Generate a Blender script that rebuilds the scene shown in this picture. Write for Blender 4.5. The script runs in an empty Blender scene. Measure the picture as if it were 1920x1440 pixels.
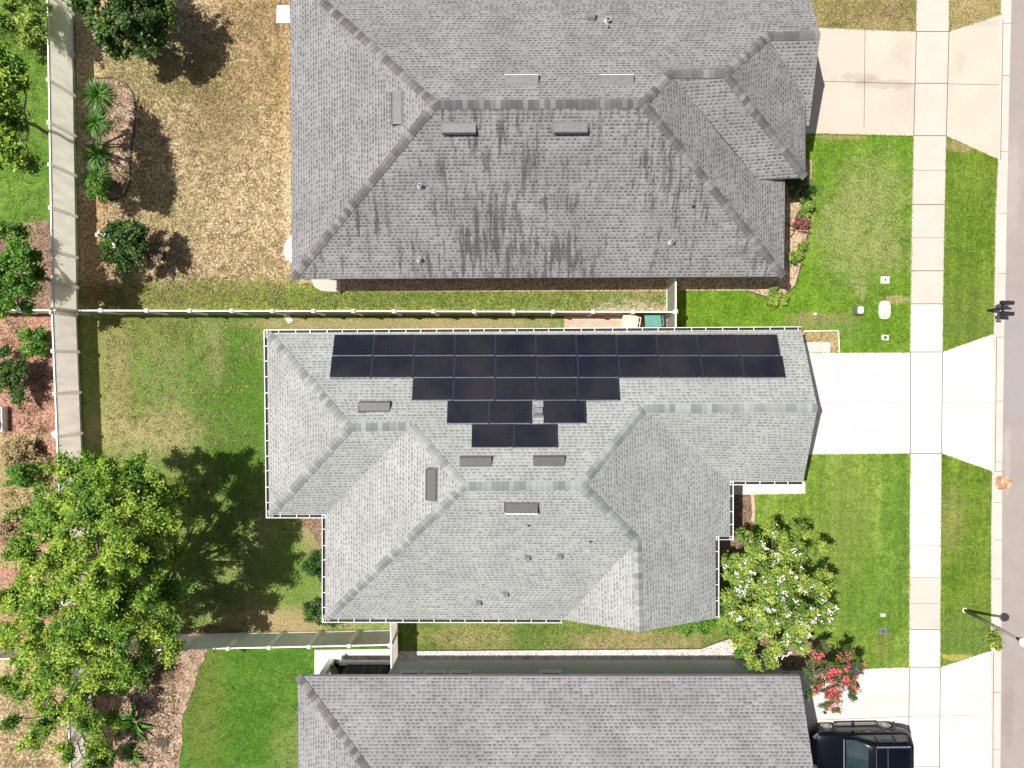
import bpy, bmesh, math, random
import numpy as np
from mathutils import Vector, Matrix
random.seed(7)
R = math.radians
S = bpy.context.scene
COL = S.collection

# ---------------------------------------------------------------- camera, world, sun, exposure
H = 32.5            # flying height of the camera
F = 1332.0          # focal length in photograph pixels (1920 wide)
PITCH = R(-1.29)
cam_d = bpy.data.cameras.new('camera'); cam = bpy.data.objects.new('camera', cam_d); COL.objects.link(cam)
cam.location = (0, 0, H); cam.rotation_euler = (PITCH, 0, 0)
cam_d.sensor_width = 36; cam_d.lens = 36 * F / 1920; cam_d.clip_end = 3000
S.camera = cam
S.view_settings.view_transform = 'Standard'; S.view_settings.look = 'None'
S.view_settings.exposure = 0.55; S.view_settings.gamma = 1
W = bpy.data.worlds.new('World'); S.world = W; W.use_nodes = True
wn = W.node_tree.nodes; sky = wn.new('ShaderNodeTexSky'); sky.sky_type = 'NISHITA'; sky.sun_disc = False
SUN_EL = R(64); SUN_DIR = Vector((-0.985 * math.cos(SUN_EL), 0.173 * math.cos(SUN_EL), math.sin(SUN_EL))).normalized()
sky.sun_elevation = SUN_EL; sky.sun_rotation = math.atan2(SUN_DIR.x, SUN_DIR.y)
W.node_tree.links.new(sky.outputs[0], wn['Background'].inputs[0]); wn['Background'].inputs[1].default_value = 0.055; sky.dust_density = 3.5; sky.ozone_density = 0.6
sd = bpy.data.lights.new('sun', 'SUN'); sd.energy = 4.6; sd.angle = R(0.5); sd.color = (1, 0.965, 0.91)
sun = bpy.data.objects.new('sun', sd); COL.objects.link(sun); sun.rotation_euler = SUN_DIR.to_track_quat('Z', 'Y').to_euler()
sun.location = (0, 0, 50)

def at(px, py, z=0.0):
    """world point at height z that the photograph shows at pixel (px, py)"""
    d = Vector(((px - 960) / F, (720 - py) / F, -1)); d.rotate(Matrix.Rotation(PITCH, 3, 'X'))
    t = (z - H) / d.z
    return Vector((d.x * t, d.y * t, z))
def ray_plane(px, py, p0, n):
    d = Vector(((px - 960) / F, (720 - py) / F, -1)); d.rotate(Matrix.Rotation(PITCH, 3, 'X'))
    o = Vector((0, 0, H)); t = (p0 - o).dot(n) / d.dot(n)
    return o + d * t

# ---------------------------------------------------------------- objects and names
def tag(o, label=None, cat=None, group=None, kind=None):
    if label: o['label'] = label
    if cat: o['category'] = cat
    if group: o['group'] = group
    if kind: o['kind'] = kind
    return o
def thing(name, label, cat, loc=(0, 0, 0), rz=0, group=None):
    o = bpy.data.objects.new(name, None); COL.objects.link(o); o.location = loc; o.rotation_euler = (0, 0, rz)
    o.empty_display_size = 0.2
    return tag(o, label, cat, group)
def link(name, me, parent=None, loc=None, rot=None):
    o = bpy.data.objects.new(name, me); COL.objects.link(o); o.parent = parent
    if loc is not None: o.location = loc
    if rot is not None: o.rotation_euler = rot
    return o
def obj(name, bm, mats, parent=None, loc=None, smooth=False, rot=None, recalc=True):
    me = bpy.data.meshes.new(name)
    if recalc: bmesh.ops.recalc_face_normals(bm, faces=bm.faces)
    bm.to_mesh(me); bm.free()
    for m in (mats if isinstance(mats, (list, tuple)) else [mats]): me.materials.append(m)
    if smooth: me.polygons.foreach_set('use_smooth', [True] * len(me.polygons))
    return link(name, me, parent, loc, rot)
def add_box(bm, c, s, rot=None, mat=0):
    r = bmesh.ops.create_cube(bm, size=1)['verts']
    M = Matrix.Translation(c) @ (rot.to_4x4() if rot else Matrix()) @ Matrix.Diagonal((s[0], s[1], s[2], 1))
    bmesh.ops.transform(bm, matrix=M, verts=r)
    for f in {f for v in r for f in v.link_faces}: f.material_index = mat
    return r
def beveled(bm, w=0.01, seg=2):
    bmesh.ops.bevel(bm, geom=list(bm.edges), offset=w, segments=seg, affect='EDGES'); return bm
def add_cyl(bm, p0, p1, r0, r1=None, n=14, mat=0, caps=True):
    p0, p1 = Vector(p0), Vector(p1); r1 = r0 if r1 is None else r1
    d = p1 - p0; L = d.length
    v = bmesh.ops.create_cone(bm, cap_ends=caps, segments=n, radius1=r0, radius2=r1, depth=L)['verts']
    M = Matrix.Translation((p0 + p1) / 2) @ d.to_track_quat('Z', 'Y').to_matrix().to_4x4()
    bmesh.ops.transform(bm, matrix=M, verts=v)
    for f in {f for q in v for f in q.link_faces}: f.material_index = mat
    return v
def add_poly(bm, pts, mat=0):
    f = bm.faces.new([bm.verts.new(p) for p in pts]); f.material_index = mat; f.normal_update(); return f
def prism(bm, pts, z0, z1, mat=0):
    a = [bm.verts.new((p[0], p[1], z0)) for p in pts]; b = [bm.verts.new((p[0], p[1], z1)) for p in pts]
    fs = [bm.faces.new(b), bm.faces.new(a[::-1])]
    n = len(pts)
    for i in range(n): fs.append(bm.faces.new((a[i], a[(i + 1) % n], b[(i + 1) % n], b[i])))
    for f in fs: f.material_index = mat; f.normal_update()
    return fs
def beam(bm, p0, p1, w, h, mat=0):
    """box from p0 to p1, width w sideways, height h, its top at the line"""
    p0, p1 = Vector(p0), Vector(p1); d = p1 - p0; L = d.length; ex = d.normalized()
    ey = Vector((0, 0, 1)).cross(ex).normalized(); ez = ex.cross(ey)
    M = Matrix((ex, ey, ez)).transposed()
    return add_box(bm, (p0 + p1) / 2 - ez * h / 2, (L, w, h), M, mat)

# ---------------------------------------------------------------- materials
def nt(name):
    m = bpy.data.materials.new(name); m.use_nodes = True
    t = m.node_tree; b = t.nodes['Principled BSDF']
    return m, t, b
def N(t, typ, **k):
    n = t.nodes.new(typ)
    for a, v in k.items():
        if a.startswith('_'): n.inputs[int(a[1:])].default_value = v
        else: setattr(n, a, v)
    return n
def L(t, a, b): t.links.new(a, b)
def math_(t, op, a, b=None, c=None, clamp=False):
    n = t.nodes.new('ShaderNodeMath'); n.operation = op; n.use_clamp = clamp
    for i, v in enumerate((a, b, c)):
        if v is None: continue
        if isinstance(v, (int, float)): n.inputs[i].default_value = v
        else: L(t, v, n.inputs[i])
    return n.outputs[0]
def mixc(t, f, a, b, blend='MIX'):
    n = t.nodes.new('ShaderNodeMix'); n.data_type = 'RGBA'; n.blend_type = blend
    for s, v in ((n.inputs[0], f), (n.inputs[6], a), (n.inputs[7], b)):
        if isinstance(v, (int, float)): s.default_value = v
        elif isinstance(v, tuple): s.default_value = (*v[:3], 1)
        else: L(t, v, s)
    return n.outputs[2]
def noise(t, vec, scale, detail=3, rough=0.55, dist=0):
    n = t.nodes.new('ShaderNodeTexNoise'); n.inputs['Scale'].default_value = scale
    n.inputs['Detail'].default_value = detail; n.inputs['Roughness'].default_value = rough; n.inputs['Distortion'].default_value = dist
    if vec is not None: L(t, vec, n.inputs['Vector'])
    return n.outputs[0]
def ramp(t, fac, stops):
    n = t.nodes.new('ShaderNodeValToRGB'); e = n.color_ramp.elements
    while len(e) < len(stops): e.new(0.5)
    for q, (p, c) in zip(e, stops): q.position = p; q.color = (*c, 1)
    L(t, fac, n.inputs[0]); return n.outputs[0]
def maprange(t, v, a, b, c=0.0, d=1.0, smooth=False):
    n = t.nodes.new('ShaderNodeMapRange'); n.clamp = True
    if smooth: n.interpolation_type = 'SMOOTHSTEP'
    L(t, v, n.inputs[0]); 
    for i, x in enumerate((a, b, c, d)): n.inputs[i + 1].default_value = x
    return n.outputs[0]
def bump(t, b, h, dist=0.02, st=0.6):
    n = t.nodes.new('ShaderNodeBump'); n.inputs['Strength'].default_value = st; n.inputs['Distance'].default_value = dist
    L(t, h, n.inputs['Height']); L(t, n.outputs[0], b.inputs['Normal'])
def plain(name, col, rough=0.6, metal=0.0, var=0.12, scale=6.0, spec=0.5):
    m, t, b = nt(name)
    g = t.nodes.new('ShaderNodeNewGeometry')
    f = noise(t, g.outputs['Position'], scale, 4)
    c = mixc(t, maprange(t, f, 0.3, 0.7), tuple(x * (1 - var) for x in col), tuple(min(1, x * (1 + var)) for x in col))
    L(t, c, b.inputs['Base Color']); b.inputs['Roughness'].default_value = rough; b.inputs['Metallic'].default_value = metal
    b.inputs['Specular IOR Level'].default_value = spec
    return m
def patches(t, pos, col, plist, nz):
    """blend in patches of other colour: (px, py, rx, ry in pixels, amount, colour, softness)"""
    for (px, py, rx, ry, amt, c, soft) in plist:
        p = at(px, py)
        s = N(t, 'ShaderNodeVectorMath', operation='SUBTRACT'); L(t, pos, s.inputs[0]); s.inputs[1].default_value = p
        q = N(t, 'ShaderNodeVectorMath', operation='MULTIPLY'); L(t, s.outputs[0], q.inputs[0]); q.inputs[1].default_value = (41 / rx, 41 / ry, 0)
        l = N(t, 'ShaderNodeVectorMath', operation='LENGTH'); L(t, q.outputs[0], l.inputs[0])
        d = math_(t, 'ADD', l.outputs['Value'], math_(t, 'MULTIPLY', math_(t, 'SUBTRACT', nz, 0.5), 3.4))
        f = maprange(t, d, 1 + soft / 2, 1 - soft / 2, 0.0, amt, True)
        col = mixc(t, f, col, c)
    return col
def grass_mat(name, dark, light, tan, tan_amt, plist=(), speck=0.5, fs=13, mow=0.0):
    m, t, b = nt(name)
    g = t.nodes.new('ShaderNodeNewGeometry'); pos = g.outputs['Position']
    big = noise(t, pos, 0.45, 5, 0.6); mid = noise(t, pos, 2.2, 5, 0.65); fine = noise(t, pos, fs, 4, 0.75); vf = noise(t, pos, 34, 2, 0.7)
    c = mixc(t, maprange(t, math_(t, 'ADD', math_(t, 'MULTIPLY', big, .6), math_(t, 'MULTIPLY', noise(t, pos, 1.3, 4, .6), .4)), 0.40, 0.60), dark, light)
    c = mixc(t, maprange(t, mid, 0.46, 0.66, 0, 0.7), c, tuple(x * 0.66 for x in dark))
    m3 = noise(t, pos, 5.5, 4, 0.7); c = mixc(t, maprange(t, m3, 0.5, 0.68, 0, 0.55), c, tuple(min(1, x * 1.35) for x in light))
    tf = math_(t, 'ADD', math_(t, 'MULTIPLY', big, 0.35), math_(t, 'MULTIPLY', math_(t, 'ADD', mid, fine), 0.33))
    c = mixc(t, maprange(t, tf, 0.66 - tan_amt * 0.33, 0.74 - tan_amt * 0.25, 0, 0.9), c, tan)
    c = patches(t, pos, c, plist, noise(t, pos, 1.6, 8, 0.8))
    sp = maprange(t, math_(t, 'ADD', math_(t, 'MULTIPLY', fine, 0.6), math_(t, 'MULTIPLY', vf, 0.4)), 0.40, 0.60, 1 - speck, 1 + speck * 0.85)
    if mow:
        mp = N(t, 'ShaderNodeMapping'); L(t, pos, mp.inputs[0]); mp.inputs['Scale'].default_value = (2.6, .16, 1)
        sp = math_(t, 'MULTIPLY', sp, maprange(t, noise(t, mp.outputs[0], 1, 4, .6), .35, .65, 1 - mow, 1 + mow))
    mm = N(t, 'ShaderNodeVectorMath', operation='SCALE'); L(t, c, mm.inputs[0]); L(t, sp, mm.inputs['Scale'])
    L(t, mm.outputs[0], b.inputs['Base Color']); b.inputs['Roughness'].default_value = 0.9; b.inputs['Specular IOR Level'].default_value = 0.15
    bump(t, b, math_(t, 'ADD', fine, vf), 0.05, 0.7)
    return m
def gravel_mat(name, cols, scale=22, plist=(), bd=0.05):
    m, t, b = nt(name)
    g = t.nodes.new('ShaderNodeNewGeometry'); pos = g.outputs['Position']
    v = N(t, 'ShaderNodeTexVoronoi'); v.inputs['Scale'].default_value = scale; L(t, pos, v.inputs['Vector'])
    sep = N(t, 'ShaderNodeSeparateColor'); L(t, v.outputs['Color'], sep.inputs[0])
    k = len(cols); c = ramp(t, sep.outputs[0], [(i / max(1, k - 1), q) for i, q in enumerate(cols)])
    big = noise(t, pos, 1.3, 5, 0.7)
    c = mixc(t, maprange(t, big, 0.35, 0.7, 0, 0.45), c, tuple(x * 0.6 for x in cols[0]))
    c = patches(t, pos, c, plist, noise(t, pos, 1.6, 6, 0.7))
    L(t, c, b.inputs['Base Color']); b.inputs['Roughness'].default_value = 0.9; b.inputs['Specular IOR Level'].default_value = 0.2
    bump(t, b, math_(t, 'SUBTRACT', 1.0, v.outputs['Distance']), bd, 0.9)
    return m
def concrete_mat(name, col, plist=(), var=0.07):
    m, t, b = nt(name)
    g = t.nodes.new('ShaderNodeNewGeometry'); pos = g.outputs['Position']
    big = noise(t, pos, 0.7, 6, 0.65); fine = noise(t, pos, 26, 4, 0.7)
    c = mixc(t, maprange(t, big, 0.3, 0.7), tuple(x * (1 - var) for x in col), tuple(min(1, x * (1 + var * 0.6)) for x in col))
    c = mixc(t, maprange(t, fine, 0.35, 0.7, 0, 0.16), c, tuple(x * 0.6 for x in col))
    c = patches(t, pos, c, plist, noise(t, pos, 1.5, 6, 0.7))
    L(t, c, b.inputs['Base Color']); b.inputs['Roughness'].default_value = 0.85; b.inputs['Specular IOR Level'].default_value = 0.3
    bump(t, b, fine, 0.01, 0.3)
    return m
def shingle_mat(name, light, dark, stain=0.0, tint=None):
    m, t, b = nt(name)
    uv = N(t, 'ShaderNodeUVMap'); sx = N(t, 'ShaderNodeSeparateXYZ'); L(t, uv.outputs[0], sx.inputs[0])
    U, V = sx.outputs[0], sx.outputs[1]
    vr = math_(t, 'DIVIDE', V, 0.132); row = math_(t, 'FLOOR', vr); fv = math_(t, 'FRACT', vr)
    w = N(t, 'ShaderNodeTexWhiteNoise', noise_dimensions='1D'); L(t, row, w.inputs['W'])
    def cells(size, k):
        cu = math_(t, 'FLOOR', math_(t, 'ADD', math_(t, 'DIVIDE', U, size), math_(t, 'MULTIPLY', w.outputs['Value'], k)))
        q = N(t, 'ShaderNodeCombineXYZ'); L(t, cu, q.inputs[0]); L(t, row, q.inputs[1]); q.inputs[2].default_value = size
        r = N(t, 'ShaderNodeTexWhiteNoise', noise_dimensions='3D'); L(t, q.outputs[0], r.inputs['Vector']); return r.outputs['Value']
    CW = 0.22
    cu = math_(t, 'ADD', math_(t, 'DIVIDE', U, CW), math_(t, 'MULTIPLY', w.outputs['Value'], 7.3)); fu = math_(t, 'FRACT', cu)
    a, bb = cells(CW, 7.3), cells(0.31, 5.7)
    st = math_(t, 'FRACT', math_(t, 'MULTIPLY', a, 17.31))
    ha = math_(t, 'ADD', 0.18, math_(t, 'MULTIPLY', a, 0.24))
    inside = math_(t, 'LESS_THAN', math_(t, 'ABSOLUTE', math_(t, 'SUBTRACT', fu, math_(t, 'ADD', 0.40, math_(t, 'MULTIPLY', st, 0.2)))), ha)
    tab = math_(t, 'MULTIPLY', inside, math_(t, 'GREATER_THAN', st, 0.10))
    low = math_(t, 'LESS_THAN', fv, 0.52)
    c = mixc(t, maprange(t, bb, 0, 1, 0.0, 0.42), light, tuple((x + y) / 2 for x, y in zip(light, dark)))
    gap = math_(t, 'MULTIPLY', math_(t, 'MULTIPLY', tab, low), maprange(t, bb, 0.0, 1.0, 0.45, 1.0))
    c = mixc(t, gap, c, dark)
    c = mixc(t, math_(t, 'MULTIPLY', math_(t, 'LESS_THAN', fv, 0.16), 0.35), c, tuple(x * 0.6 for x in dark))
    g = t.nodes.new('ShaderNodeNewGeometry')
    big = noise(t, g.outputs['Position'], 0.55, 5, 0.6)
    c = mixc(t, maprange(t, big, 0.38, 0.66, 0, 0.30), c, dark)
    gr = noise(t, g.outputs['Position'], 30, 3, 0.7)
    c = mixc(t, maprange(t, gr, 0.3, 0.7, 0, 0.22), c, tuple(x * 0.55 for x in dark))
    if tint: c = mixc(t, maprange(t, noise(t, g.outputs['Position'], 0.5, 5), 0.45, 0.7, 0, 0.15), c, tint)
    if stain:
        mp = N(t, 'ShaderNodeMapping'); L(t, uv.outputs[0], mp.inputs[0]); mp.inputs['Scale'].default_value = (5.0, 0.62, 1)
        s1 = noise(t, mp.outputs[0], 1.0, 5, 0.62, 0.3)
        s2 = noise(t, g.outputs['Position'], 0.32, 2)
        s = math_(t, 'ADD', s1, math_(t, 'MULTIPLY', math_(t, 'SUBTRACT', s2, 0.5), 0.55))
        c = mixc(t, maprange(t, s, 0.50, 0.68, 0, stain, True), c, (0.045, 0.038, 0.042))
    L(t, c, b.inputs['Base Color']); b.inputs['Roughness'].default_value = 0.92; b.inputs['Specular IOR Level'].default_value = 0.15
    hgt = math_(t, 'SUBTRACT', math_(t, 'MULTIPLY', math_(t, 'SUBTRACT', 1.0, fv), 0.6), math_(t, 'MULTIPLY', gap, 0.5))
    bump(t, b, hgt, 0.012, 0.55)
    return m
def cap_mat(name, stops):
    m, t, b = nt(name)
    uv = N(t, 'ShaderNodeUVMap'); sx = N(t, 'ShaderNodeSeparateXYZ'); L(t, uv.outputs[0], sx.inputs[0])
    cu = math_(t, 'FLOOR', math_(t, 'DIVIDE', sx.outputs[0], 0.205))
    r = N(t, 'ShaderNodeTexWhiteNoise', noise_dimensions='1D'); L(t, cu, r.inputs['W'])
    c = ramp(t, r.outputs['Value'], stops)
    g = t.nodes.new('ShaderNodeNewGeometry'); gr = noise(t, g.outputs['Position'], 30, 3, 0.7)
    c = mixc(t, maprange(t, gr, 0.3, 0.7, 0, 0.25), c, tuple(x * 0.6 for x in stops[0][1]))
    L(t, c, b.inputs['Base Color']); b.inputs['Roughness'].default_value = 0.92; b.inputs['Specular IOR Level'].default_value = 0.15
    return m
def leaf_mat(name, stops, trans=0.3):
    m, t, b = nt(name)
    a = N(t, 'ShaderNodeAttribute', attribute_name='tone')
    c = ramp(t, a.outputs['Fac'], stops)
    L(t, c, b.inputs['Base Color']); b.inputs['Roughness'].default_value = 0.5; b.inputs['Specular IOR Level'].default_value = 0.35
    tr = N(t, 'ShaderNodeBsdfTranslucent'); mx = N(t, 'ShaderNodeMixShader'); mx.inputs[0].default_value = trans * .6
    hs = mixc(t, 0.5, c, (0.35, 0.5, 0.03)); L(t, hs, tr.inputs[0])
    L(t, b.outputs[0], mx.inputs[1]); L(t, tr.outputs[0], mx.inputs[2])
    L(t, mx.outputs[0], t.nodes['Material Output'].inputs[0])
    return m
def brick_mat(name, c1, c2, mortar, sc=9):
    m, t, b = nt(name)
    g = t.nodes.new('ShaderNodeNewGeometry')
    k = N(t, 'ShaderNodeTexBrick'); L(t, g.outputs['Position'], k.inputs['Vector'])
    k.inputs['Color1'].default_value = (*c1, 1); k.inputs['Color2'].default_value = (*c2, 1); k.inputs['Mortar'].default_value = (*mortar, 1)
    k.inputs['Scale'].default_value = sc / 3.6; k.inputs['Mortar Size'].default_value = 0.035
    c = mixc(t, maprange(t, noise(t, g.outputs['Position'], 5, 5), 0.4, 0.7, 0, 0.4), k.outputs[0], tuple(x * .6 for x in c1))
    L(t, c, b.inputs['Base Color']); b.inputs['Roughness'].default_value = 0.9
    return m
def fence_mat(name, col):
    m, t, b = nt(name)
    g = t.nodes.new('ShaderNodeNewGeometry')
    mp = N(t, 'ShaderNodeMapping'); L(t, g.outputs['Position'], mp.inputs[0]); mp.inputs['Scale'].default_value = (1, 1, .25)
    f = noise(t, mp.outputs[0], 4, 5, 0.6)
    c = mixc(t, maprange(t, f, 0.3, 0.75), col, tuple(x * 0.84 for x in col))
    L(t, c, b.inputs['Base Color']); b.inputs['Roughness'].default_value = 0.45
    if name == 'vinyl_fence':      # thin white vinyl lets some sun through
        tr = N(t, 'ShaderNodeBsdfTranslucent'); L(t, c, tr.inputs[0]); mx = N(t, 'ShaderNodeMixShader'); mx.inputs[0].default_value = 0.85
        L(t, b.outputs[0], mx.inputs[1]); L(t, tr.outputs[0], mx.inputs[2]); L(t, mx.outputs[0], t.nodes['Material Output'].inputs[0])
    return m

GREEN_D, GREEN_L, TAN = (0.055, 0.12, 0.012), (0.11, 0.2, 0.022), (0.30, 0.22, 0.10)
DRY, DRYL, DRYD = (0.36, 0.265, 0.14), (0.50, 0.38, 0.23), (0.17, 0.12, 0.05)
LUSH = (0.045, 0.135, 0.01); OLIVE = (0.16, 0.17, 0.04); PALE = (0.26, 0.27, 0.10)
M = {}
M['ground'] = grass_mat('ground_grass', GREEN_D, GREEN_L, TAN, 0.2)
M['lawn_neighbor'] = grass_mat('neighbor_grass', (0.085, 0.17, 0.02), (0.14, 0.24, 0.035), OLIVE, 0.3)
M['lawn_dry'] = grass_mat('dry_grass', (0.19, 0.125, 0.06), (0.36, 0.265, 0.155), DRYL, 0.7, [
    (500, 130, 90, 190, 0.6, (0.25, 0.16, 0.06), 1.2), (430, 400, 140, 110, 0.55, DRYL, 1.2), (480, 300, 70, 120, 0.5, DRYL, 1),
    (300, 130, 110, 60, 0.5, OLIVE, 1.2), (500, 560, 420, 34, 0.95, (0.15, 0.19, 0.03), 0.9), (950, 560, 330, 36, 0.9, (0.15, 0.20, 0.035), 0.9),
    (1180, 575, 60, 14, 0.8, (0.42, 0.36, 0.24), 0.8), (175, 480, 26, 130, 0.5, (0.28, 0.15, 0.05), 0.8), (330, 560, 90, 40, 0.5, OLIVE, 1), (400, 250, 60, 90, .5, (0.17, 0.12, .05), 1.3), (330, 400, 60, 60, .4, (0.21, 0.20, .07), 1.3)], 0.7, fs=8)
M['lawn_back'] = grass_mat('back_grass', (0.12, 0.17, 0.03), (0.20, 0.26, 0.07), DRY, 0.38, [
    (300, 810, 120, 40, 0.65, (0.37, 0.29, 0.15), 1.4), (270, 640, 110, 55, 0.5, OLIVE, 1.2), (215, 720, 26, 110, 0.45, DRY, 1.4), (320, 700, 60, 50, .5, (.13, .21, .05), 1.4),
    (440, 770, 75, 190, 0.85, (0.06, 0.15, 0.012), 1.1), (405, 665, 14, 55, 0.4, (0.33, 0.28, 0.15), 1.6), (520, 1165, 110, 26, 0.85, DRY, 1),
    (590, 1000, 30, 40, 0.75, DRY, 0.9), (700, 607, 240, 12, 0.6, DRY, 0.8), (900, 608, 120, 12, 0.6, DRY, 0.8), (560, 1070, 60, 70, 0.4, (0.10, 0.2, 0.03), 1)], 0.5)
M['lawn_side'] = grass_mat('side_grass', (0.09, 0.15, 0.02), (0.16, 0.21, 0.045), DRY, 0.4, [(1180, 1205, 120, 20, 0.7, DRY, 1), (880, 1195, 80, 20, 0.5, DRY, 1), (1010, 1205, 60, 16, 0.5, (.08, .16, .02), 1)], 0.5)
M['lawn_lower'] = grass_mat('lower_grass', (0.05, 0.14, 0.012), (0.09, 0.19, 0.02), OLIVE, 0.15, [(380, 1300, 40, 150, 0.6, OLIVE, 1), (560, 1400, 50, 60, 0.4, PALE, 1)], 0.4)
M['lawn_front'] = grass_mat('front_grass', (0.085, 0.18, 0.010), (0.155, 0.26, 0.022), OLIVE, 0.12, [
    (1610, 430, 75, 90, 0.75, PALE, 1.1), (1640, 350, 60, 60, 0.5, PALE, 1.2), (1660, 480, 60, 30, 0.5, PALE, 1), (1614, 545, 11, 20, 0.8, PALE, 0.5),
    (1680, 562, 26, 8, 0.8, (0.33, 0.27, 0.13), 0.5), (1535, 600, 60, 14, 0.7, (0.26, 0.2, 0.09), 0.8), (1560, 258, 60, 4, 0.7, TAN, 0.5), (1560, 625, 60, 25, 0.5, (0.12, 0.2, 0.05), 1)], 0.5, mow=.1)
M['lawn_front2'] = grass_mat('front_grass_mid', (0.11, 0.19, 0.018), (0.20, 0.285, 0.048), OLIVE, 0.15, [
    (1590, 950, 45, 90, 0.45, (0.17, 0.21, 0.05), 1.3), (1690, 960, 30, 110, 0.5, LUSH, 1.2), (1640, 1130, 60, 60, 0.45, LUSH, 1.2), (1655, 1212, 16, 26, 0.7, OLIVE, 0.6),
    (1560, 1080, 60, 110, 0.4, (0.16, 0.22, 0.04), 1.3)], 0.42, mow=.16)
M['verge'] = grass_mat('verge_grass', (0.09, 0.16, 0.012), (0.15, 0.215, 0.025), OLIVE, 0.12, [
    (1812, 600, 60, 60, 0.4, (0.13, 0.17, 0.04), 1.2), (1800, 275, 30, 12, 0.8, TAN, 0.8), (1780, 980, 26, 60, 0.4, TAN, 1), (1815, 1190, 50, 50, 0.4, (0.13, 0.18, 0.06), 1), (1795, 1232, 26, 6, .8, (.4, .33, .08), .6)], 0.42, mow=.16)
M['verge_dry'] = grass_mat('verge_dry_grass', (0.16, 0.15, 0.035), (0.26, 0.22, 0.08), DRY, 0.6, (), 0.5)
M['mulch'] = gravel_mat('pink_mulch', [(0.17, 0.10, 0.065), (0.40, 0.275, 0.20), (0.56, 0.43, 0.32)], 16, [(310, 1260, 40, 30, .6, (.2, .09, .06), 1)])
M['mulch_red'] = gravel_mat('red_mulch', [(0.24, 0.10, 0.065), (0.42, 0.23, 0.165), (0.54, 0.35, 0.26)], 18)
M['mulch_dry'] = gravel_mat('straw_mulch', [(0.20, 0.13, 0.06), (0.45, 0.34, 0.19), (0.30, 0.28, 0.09)], 12)
M['mulch_brown'] = gravel_mat('brown_mulch', [(0.10, 0.06, 0.04), (0.26, 0.17, 0.12), (0.36, 0.25, 0.18)], 18)
M['river_rock'] = gravel_mat('river_rock', [(0.24, 0.15, 0.085), (0.52, 0.38, 0.24), (0.68, 0.54, 0.38)], 17)
M['white_rock'] = gravel_mat('white_rock', [(0.42, 0.36, 0.32), (0.72, 0.66, 0.60), (0.84, 0.80, 0.75)], 17)
M['grey_rock'] = gravel_mat('grey_rock', [(0.16, 0.17, 0.18), (0.42, 0.43, 0.45), (0.62, 0.62, 0.62)], 15)
M['conc_warm'] = concrete_mat('concrete_warm', (0.475, 0.415, 0.345), [(1692, 95, 20, 26, .4, (.36, .31, .25), 1.2), (1690, 195, 34, 34, .35, (.36, .31, .25), 1.4),
    (1608, 146, 34, 9, .5, (.30, .26, .22), 1.2), (1850, 45, 26, 6, .4, (.32, .28, .24), 1), (1660, 158, 60, 9, .45, (.28, .24, .19), 1), (1800, 120, 10, 20, .4, (.34, .3, .25), 1)])
M['conc_white'] = concrete_mat('concrete_white', (0.58, 0.535, 0.49), [(1665, 1320, 60, 20, .3, (.42, .35, .29), 1.3), (1822, 1330, 40, 60, .25, (.42, .36, .31), 1.4), (1630, 700, 60, 8, .25, (.40, .35, .31), 1.4), (1640, 805, 70, 8, .25, (.40, .35, .31), 1.4), (1815, 760, 30, 60, .22, (.42, .37, .33), 1.5), (1735, 1130, 20, 90, .25, (.42, .37, .33), 1.5)], 0.07)
M['conc_grey'] = concrete_mat('concrete_grey', (0.48, 0.43, 0.375), [(1755, 1170, 16, 8, .5, (.4, .36, .32), .8)])
M['conc_pad'] = concrete_mat('concrete_pad', (0.72, 0.64, 0.52))
M['kerb'] = concrete_mat('kerb_concrete', (0.50, 0.445, 0.395), (), .1)
M['road'] = concrete_mat('asphalt', (0.29, 0.25, 0.23), [(1905, 700, 22, 120, .4, (.25, .24, .25), 1), (1890, 1330, 12, 60, .5, (.2, .17, .16), 1), (1900, 340, 14, 80, .3, (.42, .38, .34), 1), (1888, 860, 6, 60, .3, (.42, .37, .33), .8)], .1)
M['joint'] = plain('joint', (0.11, 0.095, 0.085), 0.9)
M['sh_main'] = shingle_mat('grey_shingles', (0.375, 0.383, 0.370), (0.16, 0.166, 0.158))
M['sh_top'] = shingle_mat('weathered_shingles', (0.285, 0.281, 0.279), (0.086, 0.084, 0.084))
M['sh_stain'] = shingle_mat('algae_streaked_shingles', (0.285, 0.281, 0.279), (0.086, 0.084, 0.084), stain=0.72)
M['sh_low'] = shingle_mat('lilac_grey_shingles', (0.305, 0.300, 0.306), (0.092, 0.090, 0.093), tint=(0.34, 0.34, 0.32))
M['cap_main'] = cap_mat('light_ridge_cap', [(0, (0.17, 0.18, 0.172)), (0.5, (0.25, 0.26, 0.25)), (1, (0.32, 0.335, 0.32))])
M['cap_top'] = cap_mat('dark_ridge_cap', [(0, (0.10, 0.095, 0.095)), (0.6, (0.15, 0.143, 0.143)), (1, (0.24, 0.235, 0.235))])
M['stucco'] = plain('stucco', (0.62, 0.61, 0.58), 0.9, var=0.04, scale=2)
M['stucco_grey'] = plain('stucco_grey', (0.42, 0.45, 0.49), 0.9, var=0.04, scale=1.2)
M['white'] = plain('white_trim', (0.80, 0.79, 0.77), 0.4, var=0.03)
M['fascia'] = plain('fascia_grey', (0.45, 0.45, 0.45), 0.5, var=0.05)
M['black'] = plain('black_plastic', (0.02, 0.02, 0.022), 0.5)
M['trough'] = plain('gutter_inside', (0.012, 0.012, 0.012), 0.8, var=.5)
M['glass'] = plain('window_glass', (0.02, 0.035, 0.045), 0.08, spec=0.8)
M['screen_and_shade'] = plain('insect_screen_and_shade', (0.015, 0.015, 0.016), 0.9)
M['vinyl'] = fence_mat('vinyl_fence', (0.93, 0.90, 0.85))
M['vinyl_rail'] = fence_mat('vinyl_rail', (0.86, 0.82, 0.75))
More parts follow.
